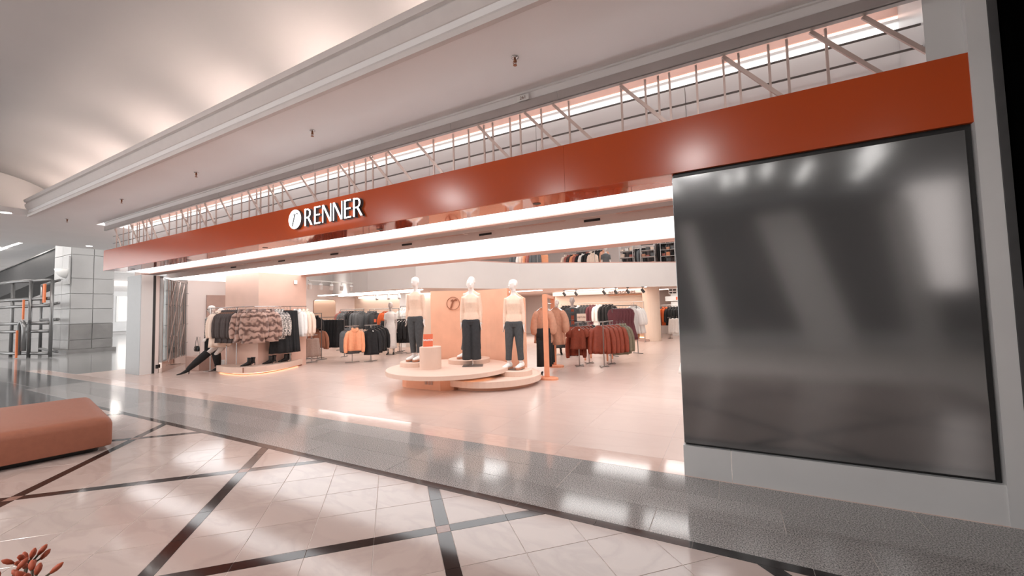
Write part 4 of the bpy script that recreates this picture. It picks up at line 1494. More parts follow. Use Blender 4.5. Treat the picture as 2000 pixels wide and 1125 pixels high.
frame_rack((-13.2, 9.35), (-12.0, 9.75), 1.40, 'rail holding long black skirts behind the brown sweater')
for i in range(7):
    garment('skirt', 'm_black_cloth', (-12.75 + 0.11 * i, 9.50 + 0.037 * i, 1.40), facing(0.9, -0.45), 'long black skirt on the rail behind the brown sweater', 'long black skirts behind the brown sweater', 0.44, 0.96, seed=i % 3, dep=0.06)
t_rack((-12.55, 9.10, 0), facing(0.85, -0.5), 1.05, 0.4, 'low stand carrying the brown sweater')
garment('jacket', 'm_brown_cloth', (-12.38, 9.02, 1.10), facing(0.82, -0.55), 'brown sweater with white neck tag, in front of black skirts', None, 0.46, 0.62, dep=0.07, tagc=True)
garment('jacket', 'm_brown_cloth', (-12.6, 9.10, 1.08), facing(0.82, -0.55), 'second brown sweater tucked behind the front one', None, 0.46, 0.60, seed=1, dep=0.06)
t_rack((-11.75, 8.30, 0), facing(0.9, -0.45), 0.86, 0.36, 'low stand of tweed skirts beside the pink column', foot=0.36)
for i in range(3):
    garment('skirt', 'm_beige_tweed', (-11.48 - 0.10 * i, 8.16 + 0.05 * i, 0.86), facing(0.85, -0.5), ['front beige tweed skirt beside the pink column', 'second beige tweed skirt beside the pink column', 'rear beige tweed skirt beside the pink column'][i], 'beige tweed skirts', 0.46, 0.56, seed=i, dep=0.06)
for i in range(3):
    garment('jacket', 'm_black_cloth', (-12.6 + 0.15 * i, 8.85, 1.55), facing(0.88, -0.45), 'black jacket hanging high behind the white shirts', 'black jackets behind the white shirts', 0.4, 0.4, seed=i, dep=0.06)
frame_rack((-12.75, 8.85), (-12.0, 8.85), 1.55, 'rail of short black jackets behind the white shirts', mid=1.05)

frame_rack((-14.38, 11.5), (-13.0, 11.5), 1.68, 'left rear rectangular rail with grey jackets')
rowdef = [('m_dusty_pink', 'dusty pink jacket at the left end of the rear rail', 1), ('m_grey_cloth', 'grey jacket between the pink and the black ones on rear rail', 3), ('m_black_cloth', 'black jacket in the middle of the rear grey rail', 2), ('m_grey_cloth', 'grey jacket at the right end of the left rear rail', 3)]
x = -14.32
for m, lb, n in rowdef:
    for i in range(n):
        garment('jacket', m, (x, 11.5, 1.69), facing(0.86, -0.5), lb, 'jackets on the left rear rail', 0.44, 0.70, seed=i % 3, dep=0.06)
        x += 0.15
frame_rack((-12.66, 11.5), (-11.1, 11.5), 1.66, 'right rear rectangular rail with charcoal jackets')
garment('jacket', 'm_charcoal', (-12.30, 11.4, 1.66), facing(0.72, -0.7), 'charcoal jacket with orange tag facing out on the rear rail', None, 0.50, 0.62, dep=0.08)
for i in range(3):
    garment('jacket', 'm_charcoal', (-12.45 - 0.1 * i, 11.5, 1.66), facing(0.8, -0.6), 'charcoal jacket tucked behind the tagged one', 'charcoal jackets on the right rear rail', 0.44, 0.62, seed=i, dep=0.06)
for i in range(3):
    garment('blouse', 'm_orange_cloth', (-11.85 + 0.12 * i, 11.5, 1.66), facing(0.85, -0.5), 'rust orange blouse on the rear rail beside the white dress', 'rust orange blouses on the rear rail', 0.38, 0.5, seed=i, dep=0.06)
pg = tag(MB().box(-12.16, -12.04, 11.25, 11.26, 1.15, 1.27).build('price_tag_card', 'm_card_orange'), 'small orange price card on the charcoal jacket', 'price card')
garment('trousers', 'm_black_cloth', (-11.62, 11.3, 1.30), facing(0.75, -0.65), 'black patterned trousers hanging beside the white dress', None, 0.44, 1.0, dep=0.08)
MB()
t_rack((-10.72, 11.20, 0), facing(0.85, -0.5), 1.34, 0.6, 'T stand of black tops between white dress and stage')
t_rack((-10.35, 11.35, 0), facing(0.85, -0.5), 1.34, 0.5, 'second T stand of black tops close to the stage')
for i in range(7):
    garment('shirt', 'm_black_cloth', (-11.05 + 0.125 * i, 11.15 + 0.02 * i, 1.34), facing(0.8, -0.6), 'black shirt on the stand between white dress and stage', 'black shirts between white dress and stage', 0.42, 0.84, seed=i % 3, dep=0.06)
for i in range(4):
    garment('shirt', 'm_white_cloth', (-11.15 + 0.13 * i, 11.75, 1.74), facing(0.8, -0.6), 'white blouse hanging above the black shirts', 'white blouses above the black shirts', 0.40, 0.46, seed=i % 3, dep=0.06)
frame_rack((-11.3, 11.8), (-10.4, 11.8), 1.74, 'tall rail of white blouses behind the black shirts')

# --- racks in the right half
t_rack((-3.49, 10.05, 0), facing(1, -0.1), 1.12, 0.42, 'front T stand under the rust t-shirts')
t_rack((-3.42, 10.65, 0), facing(1, -0.1), 1.12, 0.42, 'rear T stand under the rust t-shirts')
garment('tee', 'm_terracotta', (-3.49, 9.98, 1.12), facing(0.36, -0.93), 'rust red t-shirt with white tag at the front of the stand', None, 0.40, 0.58, dep=0.075, hang='m_hanger', tagc=True)
for i in range(5):
    garment('tee', 'm_terracotta' if i < 4 else 'm_black_cloth', (-3.47 + 0.05 * i, 10.10 + 0.12 * i, 1.12), facing(0.5, -0.87), ('rust red t-shirt behind the front one' if i < 4 else 'black t-shirt at the back of the rust t-shirts'), 't-shirts behind the front rust one', 0.40, 0.60, seed=i % 3, dep=0.05, hang='m_hanger')
for i in range(1):
    garment('jacket', 'm_terracotta', (-3.64, 10.22 + 0.13 * i, 0.98), facing(0.4, -0.9), 'rust long-sleeved top below the t-shirts', 'rust long-sleeved tops below the t-shirts', 0.38, 0.62, seed=i, dep=0.05, hang=None)
pcard = empty('price_card', (-3.36, 9.95, 1.13))
tag(pcard, 'cream price card standing above the rust t-shirts', 'price card')
MB().box(-0.115, 0.115, -0.004, 0.004, 0.03, 0.22).build('card', 'm_card_cream', pcard)
MB().box(-0.004, 0.004, -0.003, 0.003, -0.03, 0.04).build('stem', 'm_steel', pcard)
text_mesh('price_lettering', 'R$79,90', 0.06, 'm_text_brown', pcard, (0, -0.006, 0.125), (PI / 2, 0, 0), 0.001)
pcard.rotation_euler = (0, 0, facing(0.33, -0.94))
t_rack((-2.86, 10.12, 0), facing(1, -0.15), 1.13, 0.40, 'front T stand under the puffy rust jackets')
t_rack((-2.84, 10.72, 0), facing(1, -0.15), 1.13, 0.40, 'rear T stand under the puffy rust jackets')
for i in range(5):
    garment('balloon', 'm_terracotta_gloss', (-3.00 + 0.085 * i, 10.22 + 0.12 * i, 1.13), facing(0.35 + 0.06 * i, -0.93), ['front puffy rust bomber jacket right of the t-shirts', 'second puffy rust bomber jacket', 'third puffy rust bomber jacket', 'fourth puffy rust bomber jacket', 'rear puffy rust bomber jacket beside the olive one'][i], 'puffy rust bomber jackets', 0.42, 0.72, seed=i % 3, dep=0.085, hang='m_hanger')
for i in range(2):
    garment('jacket', 'm_olive', (-2.60 + 0.05 * i, 10.80 + 0.12 * i, 1.13), facing(0.5, -0.86), ['olive jacket just behind the puffy rust jackets', 'olive jacket farther behind the puffy rust jackets'][i], 'olive jackets', 0.42, 0.78, seed=i, dep=0.06, hang='m_hanger')
frame_rack((-3.2, 12.4), (-2.65, 13.3), 1.54, 'rail of burgundy skirts and white blouses')
for i in range(6):
    garment('dress', 'm_burgundy', (-3.18 + 0.07 * i, 12.45 + 0.11 * i, 1.54), facing(0.3, -0.95), 'long burgundy dress behind the puffy rust jackets', 'burgundy dresses on the right rail', 0.36, 0.98, seed=i % 3, dep=0.06, hang='m_hanger')
for i in range(3):
    garment('blouse', 'm_white_cloth', (-2.78 + 0.06 * i, 13.2 + 0.12 * i, 1.60), facing(0.3, -0.95), 'white crinkled blouse behind the burgundy dresses', 'white blouses behind the burgundy dresses', 0.42, 0.86, seed=i, dep=0.06)
# folded piles on a low table
ft = empty('display_table', (-3.45, 11.45, 0))
tag(ft, 'low peach display table behind the rust garments', 'table')
MB().box(-0.3, 0.4, -0.25, 0.35, 0.82, 0.86).build('tabletop', 'm_orange_frame', ft)
for a, b in ((-0.27, -0.22), (0.37, -0.22), (-0.27, 0.32), (0.37, 0.32)):
    MB().box(a - 0.02, a + 0.02, b - 0.02, b + 0.02, 0, 0.82).build('leg', 'm_orange_frame', ft)


def folded(loc, m, label, group=None, w=0.28, n=1):
    mb = MB()
    mb.rings([[(x * s, y * s, z) for x, y in ((-w / 2, -0.11), (0, -0.118), (w / 2, -0.11), (w / 2 + 0.008, 0), (w / 2, 0.11), (0, 0.118), (-w / 2, 0.11), (-w / 2 - 0.008, 0))] for s, z in ((0.95, 0), (1.0, 0.012), (1.0, 0.032), (0.94, 0.045))])
    o = mb.build('folded_garment', m, None, smooth=True, loc=loc, rz=random.uniform(-0.1, 0.1))
    return tag(o, label, 'folded clothes', group)


folded((-3.5, 11.4, 0.86), 'm_cream_cloth', 'lowest folded cream top on the peach table')
folded((-3.5, 11.4, 0.905), 'm_card_cream', 'middle folded cream top on the peach table')
folded((-3.5, 11.41, 0.95), 'm_cream_cloth', 'uppermost folded cream top on the peach table')
folded((-3.2, 11.4, 0.86), 'm_terracotta', 'lower folded rust top on the peach table')
folded((-3.2, 11.4, 0.905), 'm_terracotta', 'upper folded rust top on the peach table')

# rear wall rail by the fitting rooms
frame_rack((-6.9, 17.6), (-3.2, 17.6), 1.70, 'long thin rail along the fitting room wall', 'm_steel')
x = -6.75
for m, st_, n, L, lb in (('m_black_cloth', 'jacket', 3, 0.95, 'black coat at the left of the fitting room rail'), ('m_brown_black', 'jacket', 2, 0.95, 'dark brown coat left of the white blouse on fitting room rail'), ('m_white_cloth', 'shirt', 1, 0.8, 'white patterned blouse between dark coats on fitting room rail'),
                       ('m_charcoal', 'jacket', 3, 1.0, 'charcoal coat on the fitting room rail'), ('m_burgundy', 'jacket', 2, 1.0, 'brown-red coat on the fitting room rail'), ('m_white_cloth', 'shirt', 2, 1.0, 'long white shirt on the fitting room rail'), ('m_black_cloth', 'jacket', 3, 1.0, 'black coat at the right of the fitting room rail')):
    for i in range(n):
        garment(st_, m, (x, 17.6, 1.70), facing(0.45, -0.9), lb, 'coats on the fitting room rail', 0.46, L, seed=i % 3, dep=0.06)
        x += 0.145
for z in (0.75, 1.1, 1.4):
    pass
lst = frame_rack((-3.75, 18.2), (-3.1, 18.2), 1.72, 'bare thin metal hanging frame left of the rounded wall end', 'm_steel', mid=1.25)
stl = empty('wooden_stool', (-3.36, 18.25, 0.09))
tag(stl, 'small brown wooden stool in front of the rounded wall', 'stool')
MB().box(-0.30, 0.30, -0.16, 0.16, 0.32, 0.36).build('seat', 'm_wood', stl)
for a, b in ((-0.26, -0.12), (0.22, -0.12), (-0.26, 0.12), (0.22, 0.12)):
    MB().box(a, a + 0.05, b - 0.025, b + 0.025, 0, 0.32).build('leg', 'm_wood', stl)
for i in range(4):
    folded((-3.36, 18.25, 0.45 + 0.045 * i), 'm_grey_cloth', ['lowest folded grey jeans on the wooden stool', 'second folded grey jeans on the wooden stool', 'third folded grey jeans on the wooden stool', 'top folded grey jeans on the wooden stool'][i], None, 0.32)
# far right rail
frame_rack((-2.95, 20.4), (-1.4, 20.4), 1.52, 'distant rail right of the rounded wall', 'm_steel')
x = -2.9
for m, n, lb in (('m_charcoal', 1, 'charcoal top at the left end of the distant right rail'), ('m_orange_cloth', 2, 'bright orange dress on the distant right rail'), ('m_black_cloth', 6, 'black garment on the distant right rail'), ('m_burgundy', 2, 'brown garment on the distant right rail')):
    for i in range(n):
        garment('jacket', m, (x, 20.4, 1.52), facing(0.3, -0.95), lb, 'garments on the distant right rail', 0.44, 0.85, seed=i % 3, dep=0.06)
        x += 0.13
t_rack((-2.47, 19.7, 0), facing(1, -0.2), 0.95, 0.5, 'low stand with a white skirt before the distant rail')
for i in range(2):
    garment('pleated', 'm_white_cloth', (-2.32 + 0.16 * i, 19.65, 1.0), facing(0.3, -0.95), ['front white skirt before the distant right rail', 'second white skirt before the distant right rail'][i], 'white skirts', 0.44, 0.68, seed=i, dep=0.08)
garment('dress', 'm_white_cloth', (-0.70, 7.6, 1.12), facing(-0.9, -0.4), 'white garment peeking out beside the display panel edge', None, 0.40, 0.72, dep=0.06)
t_rack((-0.62, 7.66, 0), facing(-0.9, -0.4), 1.14, 0.4, 'clothes stand hidden behind the display panel edge')

# --- orange frame rack right of the stage
of = empty('orange_frame_rack', (-3.5, 7.98, 0))
tag(of, 'tall orange portal frame rack with tan blouses, right of stage', 'clothes rack')
dirr = Vector((-0.55, 1.75, 0))
for nm, p in (('post', Vector((0, 0, 0))), ('post', dirr)):
    MB().obox(p + Vector((0, 0, 0.92)), (0.10, 0.07, 1.78), 0.2).build(nm, 'm_orange_frame', of)
    o = MB().prism([(p.x + 0.21 * math.cos(a) * (1.2 if True else 1), p.y + 0.14 * math.sin(a)) for a in [2 * PI * i / 20 for i in range(20)]], 0.0, 0.05, bevel=0.01).build('foot', 'm_orange_frame', of)
MB().bar((0, 0, 1.78), tuple(dirr + Vector((0, 0, 1.78))), 0.07, 0.07).build('top_beam', 'm_orange_frame', of)
MB().tube([(0, 0, 1.62), tuple(dirr + Vector((0, 0, 1.62)))], 0.012, 8).build('rod', 'm_chrome', of)
for i in range(4):
    t = 0.24 + 0.11 * i
    garment('blouse', 'm_tan', (-3.5 - 0.55 * t - 0.12, 7.98 + 1.75 * t, 1.62), facing(0.45, -0.9), 'tan puff-sleeved blouse left of the orange post', 'tan blouses left of the orange post', 0.34, 0.78, seed=i % 3, dep=0.05)
for i in range(4):
    t = 0.62 + 0.09 * i
    garment('blouse', 'm_tan', (-3.5 - 0.55 * t + 0.14, 7.98 + 1.75 * t, 1.62), facing(0.45, -0.9), 'tan ruffled blouse right of the orange post', 'tan blouses right of the orange post', 0.34, 0.88, seed=(i + 1) % 3, dep=0.05)
for i in range(3):
    t = 0.2 + 0.2 * i
    garment('trousers', 'm_black_cloth', (-3.5 - 0.55 * t - 0.1, 7.98 + 1.75 * t, 1.16), facing(0.45, -0.9), 'black trousers hanging below the tan blouses', 'black trousers below the tan blouses', 0.42, 0.85, seed=i, dep=0.06)
for i in range(2):
    s_ = shoe('pump', 'm_leather_black', (-3.92 + 0.15 * i, 8.22, 0.0), facing(-0.2, -0.9), name='black_sandal')
    tag(s_, ['left black sandal beside the orange rack foot', 'right black sandal beside the orange rack foot'][i], 'shoe', 'black sandals')
    tag(s_)
MB()

# ------------------------------------------------------------------ stage
def circ(cx, cy, r, n=56, ry=None):
    ry = ry or r
    return [(cx + r * math.cos(2 * PI * i / n), cy + ry * math.sin(2 * PI * i / n)) for i in range(n)]


sg_ = empty('display_stage', (-5.0, 7.0, 0))
tag(sg_, 'two-tier round peach stage carrying the jeans mannequins', 'stage')
ox, oy = 5.0, -7.0


def loc_(poly):
    return [(x + ox, y + oy) for x, y in poly]


MB().prism(loc_(circ(-5.2, 6.82, 1.27)), 0.275, 0.36, bevel=0.008).build('upper_tier', 'm_stage', sg_)
MB().prism(loc_(circ(-4.45, 7.25, 1.04)), 0.075, 0.195, bevel=0.008).build('lower_tier', 'm_stage', sg_)
MB().prism(loc_(circ(-4.45, 7.25, 0.90)), 0.0, 0.095).build('lower_base', 'm_stage_panel', sg_)
MB().prism(loc_([(-6.05, 6.42), (-5.95, 6.24), (-5.75, 6.14), (-4.9, 6.14), (-4.7, 6.3), (-4.4, 7.6), (-5.9, 7.6)]), 0.0, 0.275).build('upper_base', 'm_stage_panel', sg_)
mb = MB()
mb.tube([(x + ox, y + oy, 0.082) for x, y in circ(-4.45, 7.25, 0.93) + circ(-4.45, 7.25, 0.93)[:1]], 0.007, 6)
mb.build('glow_strip', 'e_warm', sg_)
mb = MB()
mb.tube([(x + ox, y + oy, 0.262) for x, y in circ(-5.2, 6.82, 1.10)[28:56]], 0.006, 6)
mb.build('glow_strip', 'e_warm', sg_)
for k in range(3):
    MB().box(-5.27 + ox + 0.07 * k, -5.22 + ox + 0.07 * k, 6.130 + oy, 6.142 + oy, 0.10, 0.19).build('vent_grille', 'm_taupe', sg_)
for cx, cy, r, z0, z1 in ((-5.98, 6.72, 0.36, 0.36, 0.45), (-5.15, 7.48, 0.46, 0.36, 0.45), (-3.88, 7.26, 0.34, 0.195, 0.295)):
    MB().prism(loc_(circ(cx, cy, r, 40)), z0, z1, bevel=0.006).build('plinth', 'm_stage', sg_)
MB().prism(loc_(circ(-5.36, 6.42, 0.215, 36)), 0.36, 0.80, bevel=0.006).build('pedestal', 'm_stage', sg_)


def curved_panel(pts, z0, z1s, th, name, m, parent):
    mb = MB()
    k = len(pts)
    rings = []
    for i, p in enumerate(pts):
        a = Vector(pts[max(i - 1, 0)])
        b = Vector(pts[min(i + 1, k - 1)])
        t = (b - a).normalized()
        n = Vector((-t.y, t.x)) * th
        z1 = z1s[0] + (z1s[1] - z1s[0]) * i / (k - 1)
        rings.append([(p[0], p[1], z0), (p[0] + n.x, p[1] + n.y, z0), (p[0] + n.x, p[1] + n.y, z1), (p[0], p[1], z1)])
    mb.rings(rings)
    return mb.build(name, m, parent)


bp = []
for i in range(17):
    t = i / 16
    bp.append((-6.42 + 1.97 * t + ox, 7.72 + 0.42 * math.sin(PI * t) * 1.0 + 0.30 * t + oy))
curved_panel(bp, 0.30, (2.0, 1.99), 0.06, 'back_panel', 'm_stage_panel', sg_)
bp2 = [(-4.40 + 0.50 * i / 8 + ox, 8.06 - 0.28 * math.sin(PI / 2 * i / 8) + oy) for i in range(9)]
curved_panel(bp2, 0.02, (1.98, 1.74), 0.06, 'side_panel', 'm_stage_panel', sg_)
# round r emblem on the back panel (ring + script letter, recessed look in brown)
em = MB()
ecx, ecy, ecz = -5.97, 8.03, 1.687
ang = facing(0.50, -0.86)
er = empty('wall_emblem', (ecx, ecy, ecz), ang)
tag(er, 'round engraved r emblem on the peach stage panel', 'emblem')
mb = MB()
mb.tube([(0.155 * math.cos(2 * PI * i / 40), 0, 0.155 * math.sin(2 * PI * i / 40)) for i in range(41)], 0.007, 6, cap=False)
mb.build('ring', 'm_groove', er)
flat_letter(script_r(1.15), 'letter', 'm_groove', er, -0.012, 0.03)

cd = empty('sale_card', (-5.40, 6.40, 0.80), facing(0.55, -0.83))
tag(cd, 'orange SALDOS card leaning on the peach pedestal', 'sign card')
o = MB().obox((0.0, 0.0, 0.125), (0.19, 0.008, 0.25), rx=-0.2).build('card', 'm_card_orange', cd)
text_mesh('lettering', 'SALDOS', 0.052, 'm_text_white', cd, (0.0, -0.0065, 0.13), (PI / 2 - 0.2, 0, 0), 0.0008, off=0.0012)
MB().obox((0.0, 0.05, 0.09), (0.012, 0.008, 0.19), rx=0.42).build('strut', 'm_card_orange', cd)

# ------------------------------------------------------------------ mannequins
HEAD = [(-0.10, 0.046, 0.050, 0.012), (-0.065, 0.045, 0.050, 0.004), (-0.045, 0.050, 0.062, -0.012), (-0.015, 0.062, 0.082, -0.008), (0.03, 0.074, 0.095, 0.0), (0.075, 0.077, 0.099, 0.004), (0.115, 0.068, 0.089, 0.006), (0.145, 0.045, 0.06, 0.006), (0.158, 0.012, 0.018, 0.006)]


def limb(mb, pts, r, ry=None, seg=12, side=(1, 0, 0)):
    mb.tube(pts, r, seg, ry=ry, side=side)


def remesh(o, vox, smooth=3):
    m = o.modifiers.new('remesh', 'REMESH')
    m.mode = 'VOXEL'
    m.voxel_size = vox
    m.use_smooth_shade = True
    s = o.modifiers.new('smooth', 'SMOOTH')
    s.iterations = smooth
    s.factor = 0.5
    return o


def lerp(a, b, t):
    return tuple(a[i] + (b[i] - a[i]) * t for i in range(3))


def hand(mb, wrist, d, side, grip=0.25):
    """palm and five fingers from the wrist along unit vector d; side = +1 / -1 (thumb side towards the front)"""
    w = Vector(wrist)
    d = Vector(d).normalized()
    fr = Vector((0, -1, 0))
    fr = (fr - d * fr.dot(d)).normalized()
    nrm = d.cross(fr).normalized()
    mb.tube([w - d * 0.02, w + d * 0.03, w + d * 0.085], [0.02, 0.034, 0.036], 10, ry=[0.018, 0.014, 0.013], side=fr)
    for k, (off, L) in enumerate(((0.029, 0.065), (0.010, 0.075), (-0.010, 0.07), (-0.028, 0.055))):
        p0 = w + d * 0.075 + fr * off
        p1 = p0 + d * L * 0.55 + nrm * (-side) * grip * 0.02
        p2 = p1 + d * L * 0.45 + nrm * (-side) * grip * 0.07
        mb.tube([p0, p1, p2], [0.0085, 0.008, 0.006], 6)
    p0 = w + d * 0.02 + fr * 0.028
    mb.tube([p0, p0 + d * 0.03 + fr * 0.022, p0 + d * 0.062 + fr * 0.028], [0.011, 0.010, 0.007], 6)


def mannequin(label, loc, rz, outfit, group=None, s=1.0, ank=((-0.10, 0.0, 0.09), (0.10, 0.0, 0.09)), knees=None, elbows=None, wrists=None, head_turn=0.0, head_tilt=0.0, hip=(0, 0, 0.95), lean=(0, 0.0), bodym='m_mannequin', shoe_kind='sneaker', feet_rz=None, base=True, legs=True, name='mannequin'):
    t = empty(name, loc, rz)
    t.scale = (s, s, s)
    tag(t, label, 'mannequin', group)
    hx, hy, hz = hip
    lx, ly = lean
    def tor(z, f):  # torso point at height above hip, leaning
        k = (z - 0.95) / 0.55
        return (hx + lx * k, hy + ly * k, hz + (z - 0.95))
    sh = tor(1.47, 1)
    shl, shr = (sh[0] - 0.148, sh[1], sh[2] - 0.05), (sh[0] + 0.148, sh[1], sh[2] - 0.05)
    if elbows is None:
        elbows = ((shl[0] - 0.040, shl[1] + 0.02, shl[2] - 0.28), (shr[0] + 0.040, shr[1] + 0.02, shr[2] - 0.29))
    if wrists is None:
        wrists = ((elbows[0][0] - 0.015, elbows[0][1] - 0.04, elbows[0][2] - 0.25), (elbows[1][0] + 0.015, elbows[1][1] - 0.04, elbows[1][2] - 0.25))
    hl, hr = (hx - 0.088, hy, hz - 0.02), (hx + 0.088, hy, hz - 0.02)
    if knees is None:
        knees = tuple((lerp(h, a, 0.51)[0], lerp(h, a, 0.51)[1] - 0.02, lerp(h, a, 0.51)[2]) for h, a in ((hl, ank[0]), (hr, ank[1])))
    # body
    mb = MB()
    T = [(0.90, 0.10, 0.08, 0), (0.96, 0.162, 0.108, 0.0), (1.03, 0.150, 0.098, 0.0), (1.12, 0.118, 0.083, 0.0), (1.20, 0.122, 0.085, -0.004), (1.32, 0.145, 0.104, -0.012), (1.40, 0.158, 0.092, 0.0), (1.46, 0.15, 0.07, 0.008), (1.495, 0.09, 0.055, 0.012), (1.53, 0.05, 0.048, 0.012)]
    mb.tube([(tor(z, 0)[0], tor(z, 0)[1] + yo, tor(z, 0)[2]) for z, a, b, yo in T], [a for z, a, b, yo in T], 18, ry=[b for z, a, b, yo in T], side=(1, 0, 0))
    nb = tor(1.52, 0)
    hc = (nb[0] + 0.0, nb[1] - 0.012, nb[2] + 0.155)
    mb.tube([(nb[0], nb[1] + 0.01, nb[2] - 0.03), (nb[0], nb[1] + 0.005, nb[2] + 0.04), (nb[0], nb[1], nb[2] + 0.10)], [0.056, 0.046, 0.047], 12, ry=[0.056, 0.048, 0.05], side=(1, 0, 0))
    ct, sn = math.cos(head_turn), math.sin(head_turn)
    rg = []
    for z, a, b, yo in HEAD:
        yo2 = yo - head_tilt * z
        rr = []
        for j in range(18):
            x = a * math.cos(2 * PI * j / 18)
            y = b * math.sin(2 * PI * j / 18) + yo2
            rr.append((hc[0] + x * ct - y * sn, hc[1] + x * sn + y * ct, hc[2] + z))
        rg.append(rr)
    mb.rings(rg)

    def hp(x, y, z):
        y -= head_tilt * z
        return (hc[0] + x * ct - y * sn, hc[1] + x * sn + y * ct, hc[2] + z)
    mb.tube([hp(0, -0.088, 0.045), hp(0, -0.108, 0.012), hp(0, -0.088, 0.0)], [0.008, 0.013, 0.011], 8)
    mb.tube([hp(-0.02, -0.084, -0.028), hp(0, -0.092, -0.026), hp(0.02, -0.084, -0.028)], [0.005, 0.009, 0.005], 6)
    for sx in (-1, 1):
        mb.tube([hp(sx * 0.072, 0.012, 0.055), hp(sx * 0.083, 0.018, 0.03), hp(sx * 0.072, 0.008, -0.005)], [0.009, 0.013, 0.007], 6)
        mb.tube([hp(sx * 0.014, -0.087, 0.052), hp(sx * 0.034, -0.083, 0.056), hp(sx * 0.05, -0.068, 0.05)], [0.006, 0.009, 0.005], 6)
    for S, E, Wp, sd_ in ((shl, elbows[0], wrists[0], -1), (shr, elbows[1], wrists[1], 1)):
        limb(mb, [lerp(tor(1.425, 0), S, 0.6), S, lerp(S, E, 0.3), E, lerp(E, Wp, 0.35), Wp], [0.04, 0.050, 0.045, 0.038, 0.036, 0.024], seg=10)
        dd = Vector(Wp) - Vector(E)
        hand(mb, Wp, dd, sd_)
    if legs:
        for Hh, K, Ak in ((hl, knees[0], ank[0]), (hr, knees[1], ank[1])):
            limb(mb, [Hh, lerp(Hh, K, 0.4), K, lerp(K, Ak, 0.35), Ak, (Ak[0], Ak[1], max(0.02, Ak[2] - 0.05))], [0.088, 0.078, 0.053, 0.052, 0.032, 0.034], seg=12)
    if legs and shoe_kind is None:
        pass
    remesh(mb.build('body', bodym, t, smooth=True), 0.0095, 3)
    # clothing
    for kind, m in outfit:
        mb = MB()
        if kind in ('sweater', 'blouse', 'jacket', 'tshirt'):
            g = {'sweater': 0.009, 'blouse': 0.028, 'jacket': 0.032, 'tshirt': 0.018}[kind]
            low = 0.955 if kind != 'jacket' else 0.90
            T2 = [(low, 0.160 + g, 0.108 + g, 0), (1.03, 0.152 + g, 0.10 + g, 0.0), (1.12, 0.124 + g, 0.088 + g, 0.0), (1.20, 0.126 + g, 0.088 + g, -0.004), (1.32, 0.140 + g, 0.105 + g, -0.012), (1.40, 0.148 + g, 0.092 + g, 0.0), (1.455, 0.130 + g, 0.07 + g, 0.008), (1.49, 0.088 + g, 0.055 + g, 0.012), (1.505, 0.062, 0.06, 0.012)]
            mb.tube([(tor(z, 0)[0], tor(z, 0)[1] + yo, tor(z, 0)[2]) for z, a, b, yo in T2], [a for z, a, b, yo in T2], 20, ry=[b for z, a, b, yo in T2], side=(1, 0, 0))
            for S, E, Wp in ((shl, elbows[0], wrists[0]), (shr, elbows[1], wrists[1])):
                e2 = lerp(E, Wp, 0.93)
                if kind == 'tshirt':
                    limb(mb, [lerp(tor(1.42, 0), S, 0.6), S, lerp(S, E, 0.7)], [0.042 + g, 0.052 + g, 0.052 + g], seg=12)
                else:
                    k2 = g if kind == 'sweater' else g * 1.1
                    limb(mb, [lerp(tor(1.42, 0), S, 0.6), S, lerp(S, E, 0.35), E, lerp(E, Wp, 0.4), e2], [0.040 + g, 0.050 + g, 0.045 + k2, 0.039 + k2, 0.035 + k2, 0.025 + k2 * 0.8], seg=12)
            remesh(mb.build(kind, m, t, smooth=True), 0.012, 3)
        elif kind in ('trousers', 'wide_trousers', 'straight_trousers'):
            hem = {'trousers': 0.13, 'straight_trousers': 0.10, 'wide_trousers': 0.06}[kind]
            k1 = {'trousers': (0.104, 0.098, 0.078, 0.066, 0.064), 'straight_trousers': (0.104, 0.10, 0.086, 0.08, 0.082), 'wide_trousers': (0.106, 0.104, 0.096, 0.1, 0.108)}[kind]
            mb.tube([(hx + lx * 0.1, hy, hz + 0.14), (hx, hy, hz + 0.06), (hx, hy, hz - 0.02), (hx, hy, hz - 0.10)], [0.138, 0.155, 0.176, 0.15], 20, ry=[0.094, 0.105, 0.122, 0.10], side=(1, 0, 0))
            for Hh, K, Ak in ((hl, knees[0], ank[0]), (hr, knees[1], ank[1])):
                hm = lerp(K, Ak, 1.0)
                hm = (hm[0], hm[1], max(hm[2], 0) + hem - 0.09 + (0.05 if kind != 'wide_trousers' else 0.0))
                limb(mb, [(Hh[0], Hh[1], Hh[2] + 0.02), lerp(Hh, K, 0.45), K, lerp(K, hm, 0.5), hm], list(k1), seg=16)
            remesh(mb.build('trousers', m, t, smooth=True), 0.012, 2)
        elif kind in ('skirt', 'long_skirt', 'flared_skirt'):
            L = {'skirt': 0.55, 'long_skirt': 0.74, 'flared_skirt': 0.72}[kind]
            fl = {'skirt': 1.0, 'long_skirt': 1.05, 'flared_skirt': 1.6}[kind]
            N = 36
            rg = []
            for i in range(9):
                tt = i / 8
                z = hz + 0.14 - (L + 0.14) * tt
                a = 0.138 + (0.05 if tt > 0.15 else 0.05 * tt / 0.15) + (fl - 1.0) * 0.2 * tt
                rg.append([(hx + a * math.cos(2 * PI * j / N) * (1 + 0.03 * tt * math.sin(8 * 2 * PI * j / N)), hy + a * 0.72 * math.sin(2 * PI * j / N) * (1 + 0.08 * tt * math.sin(8 * 2 * PI * j / N + 1)), z) for j in range(N)])
            mb.rings(rg)
            mb.build('skirt', m, t, smooth=True)
        elif kind == 'belt':
            zz = tor(1.10, 0)
            MB().tube([(zz[0] + 0.158 * math.cos(a), zz[1] + 0.124 * math.sin(a), zz[2]) for a in [2 * PI * i / 28 for i in range(29)]], 0.006, 6, ry=0.02, cap=False, side=(0, 0, 1)).build('belt', m, t, smooth=True)
            MB().obox((zz[0], zz[1] - 0.128, zz[2]), (0.06, 0.012, 0.04)).build('belt_buckle', 'm_chrome', t)
        elif kind == 'front_panel':
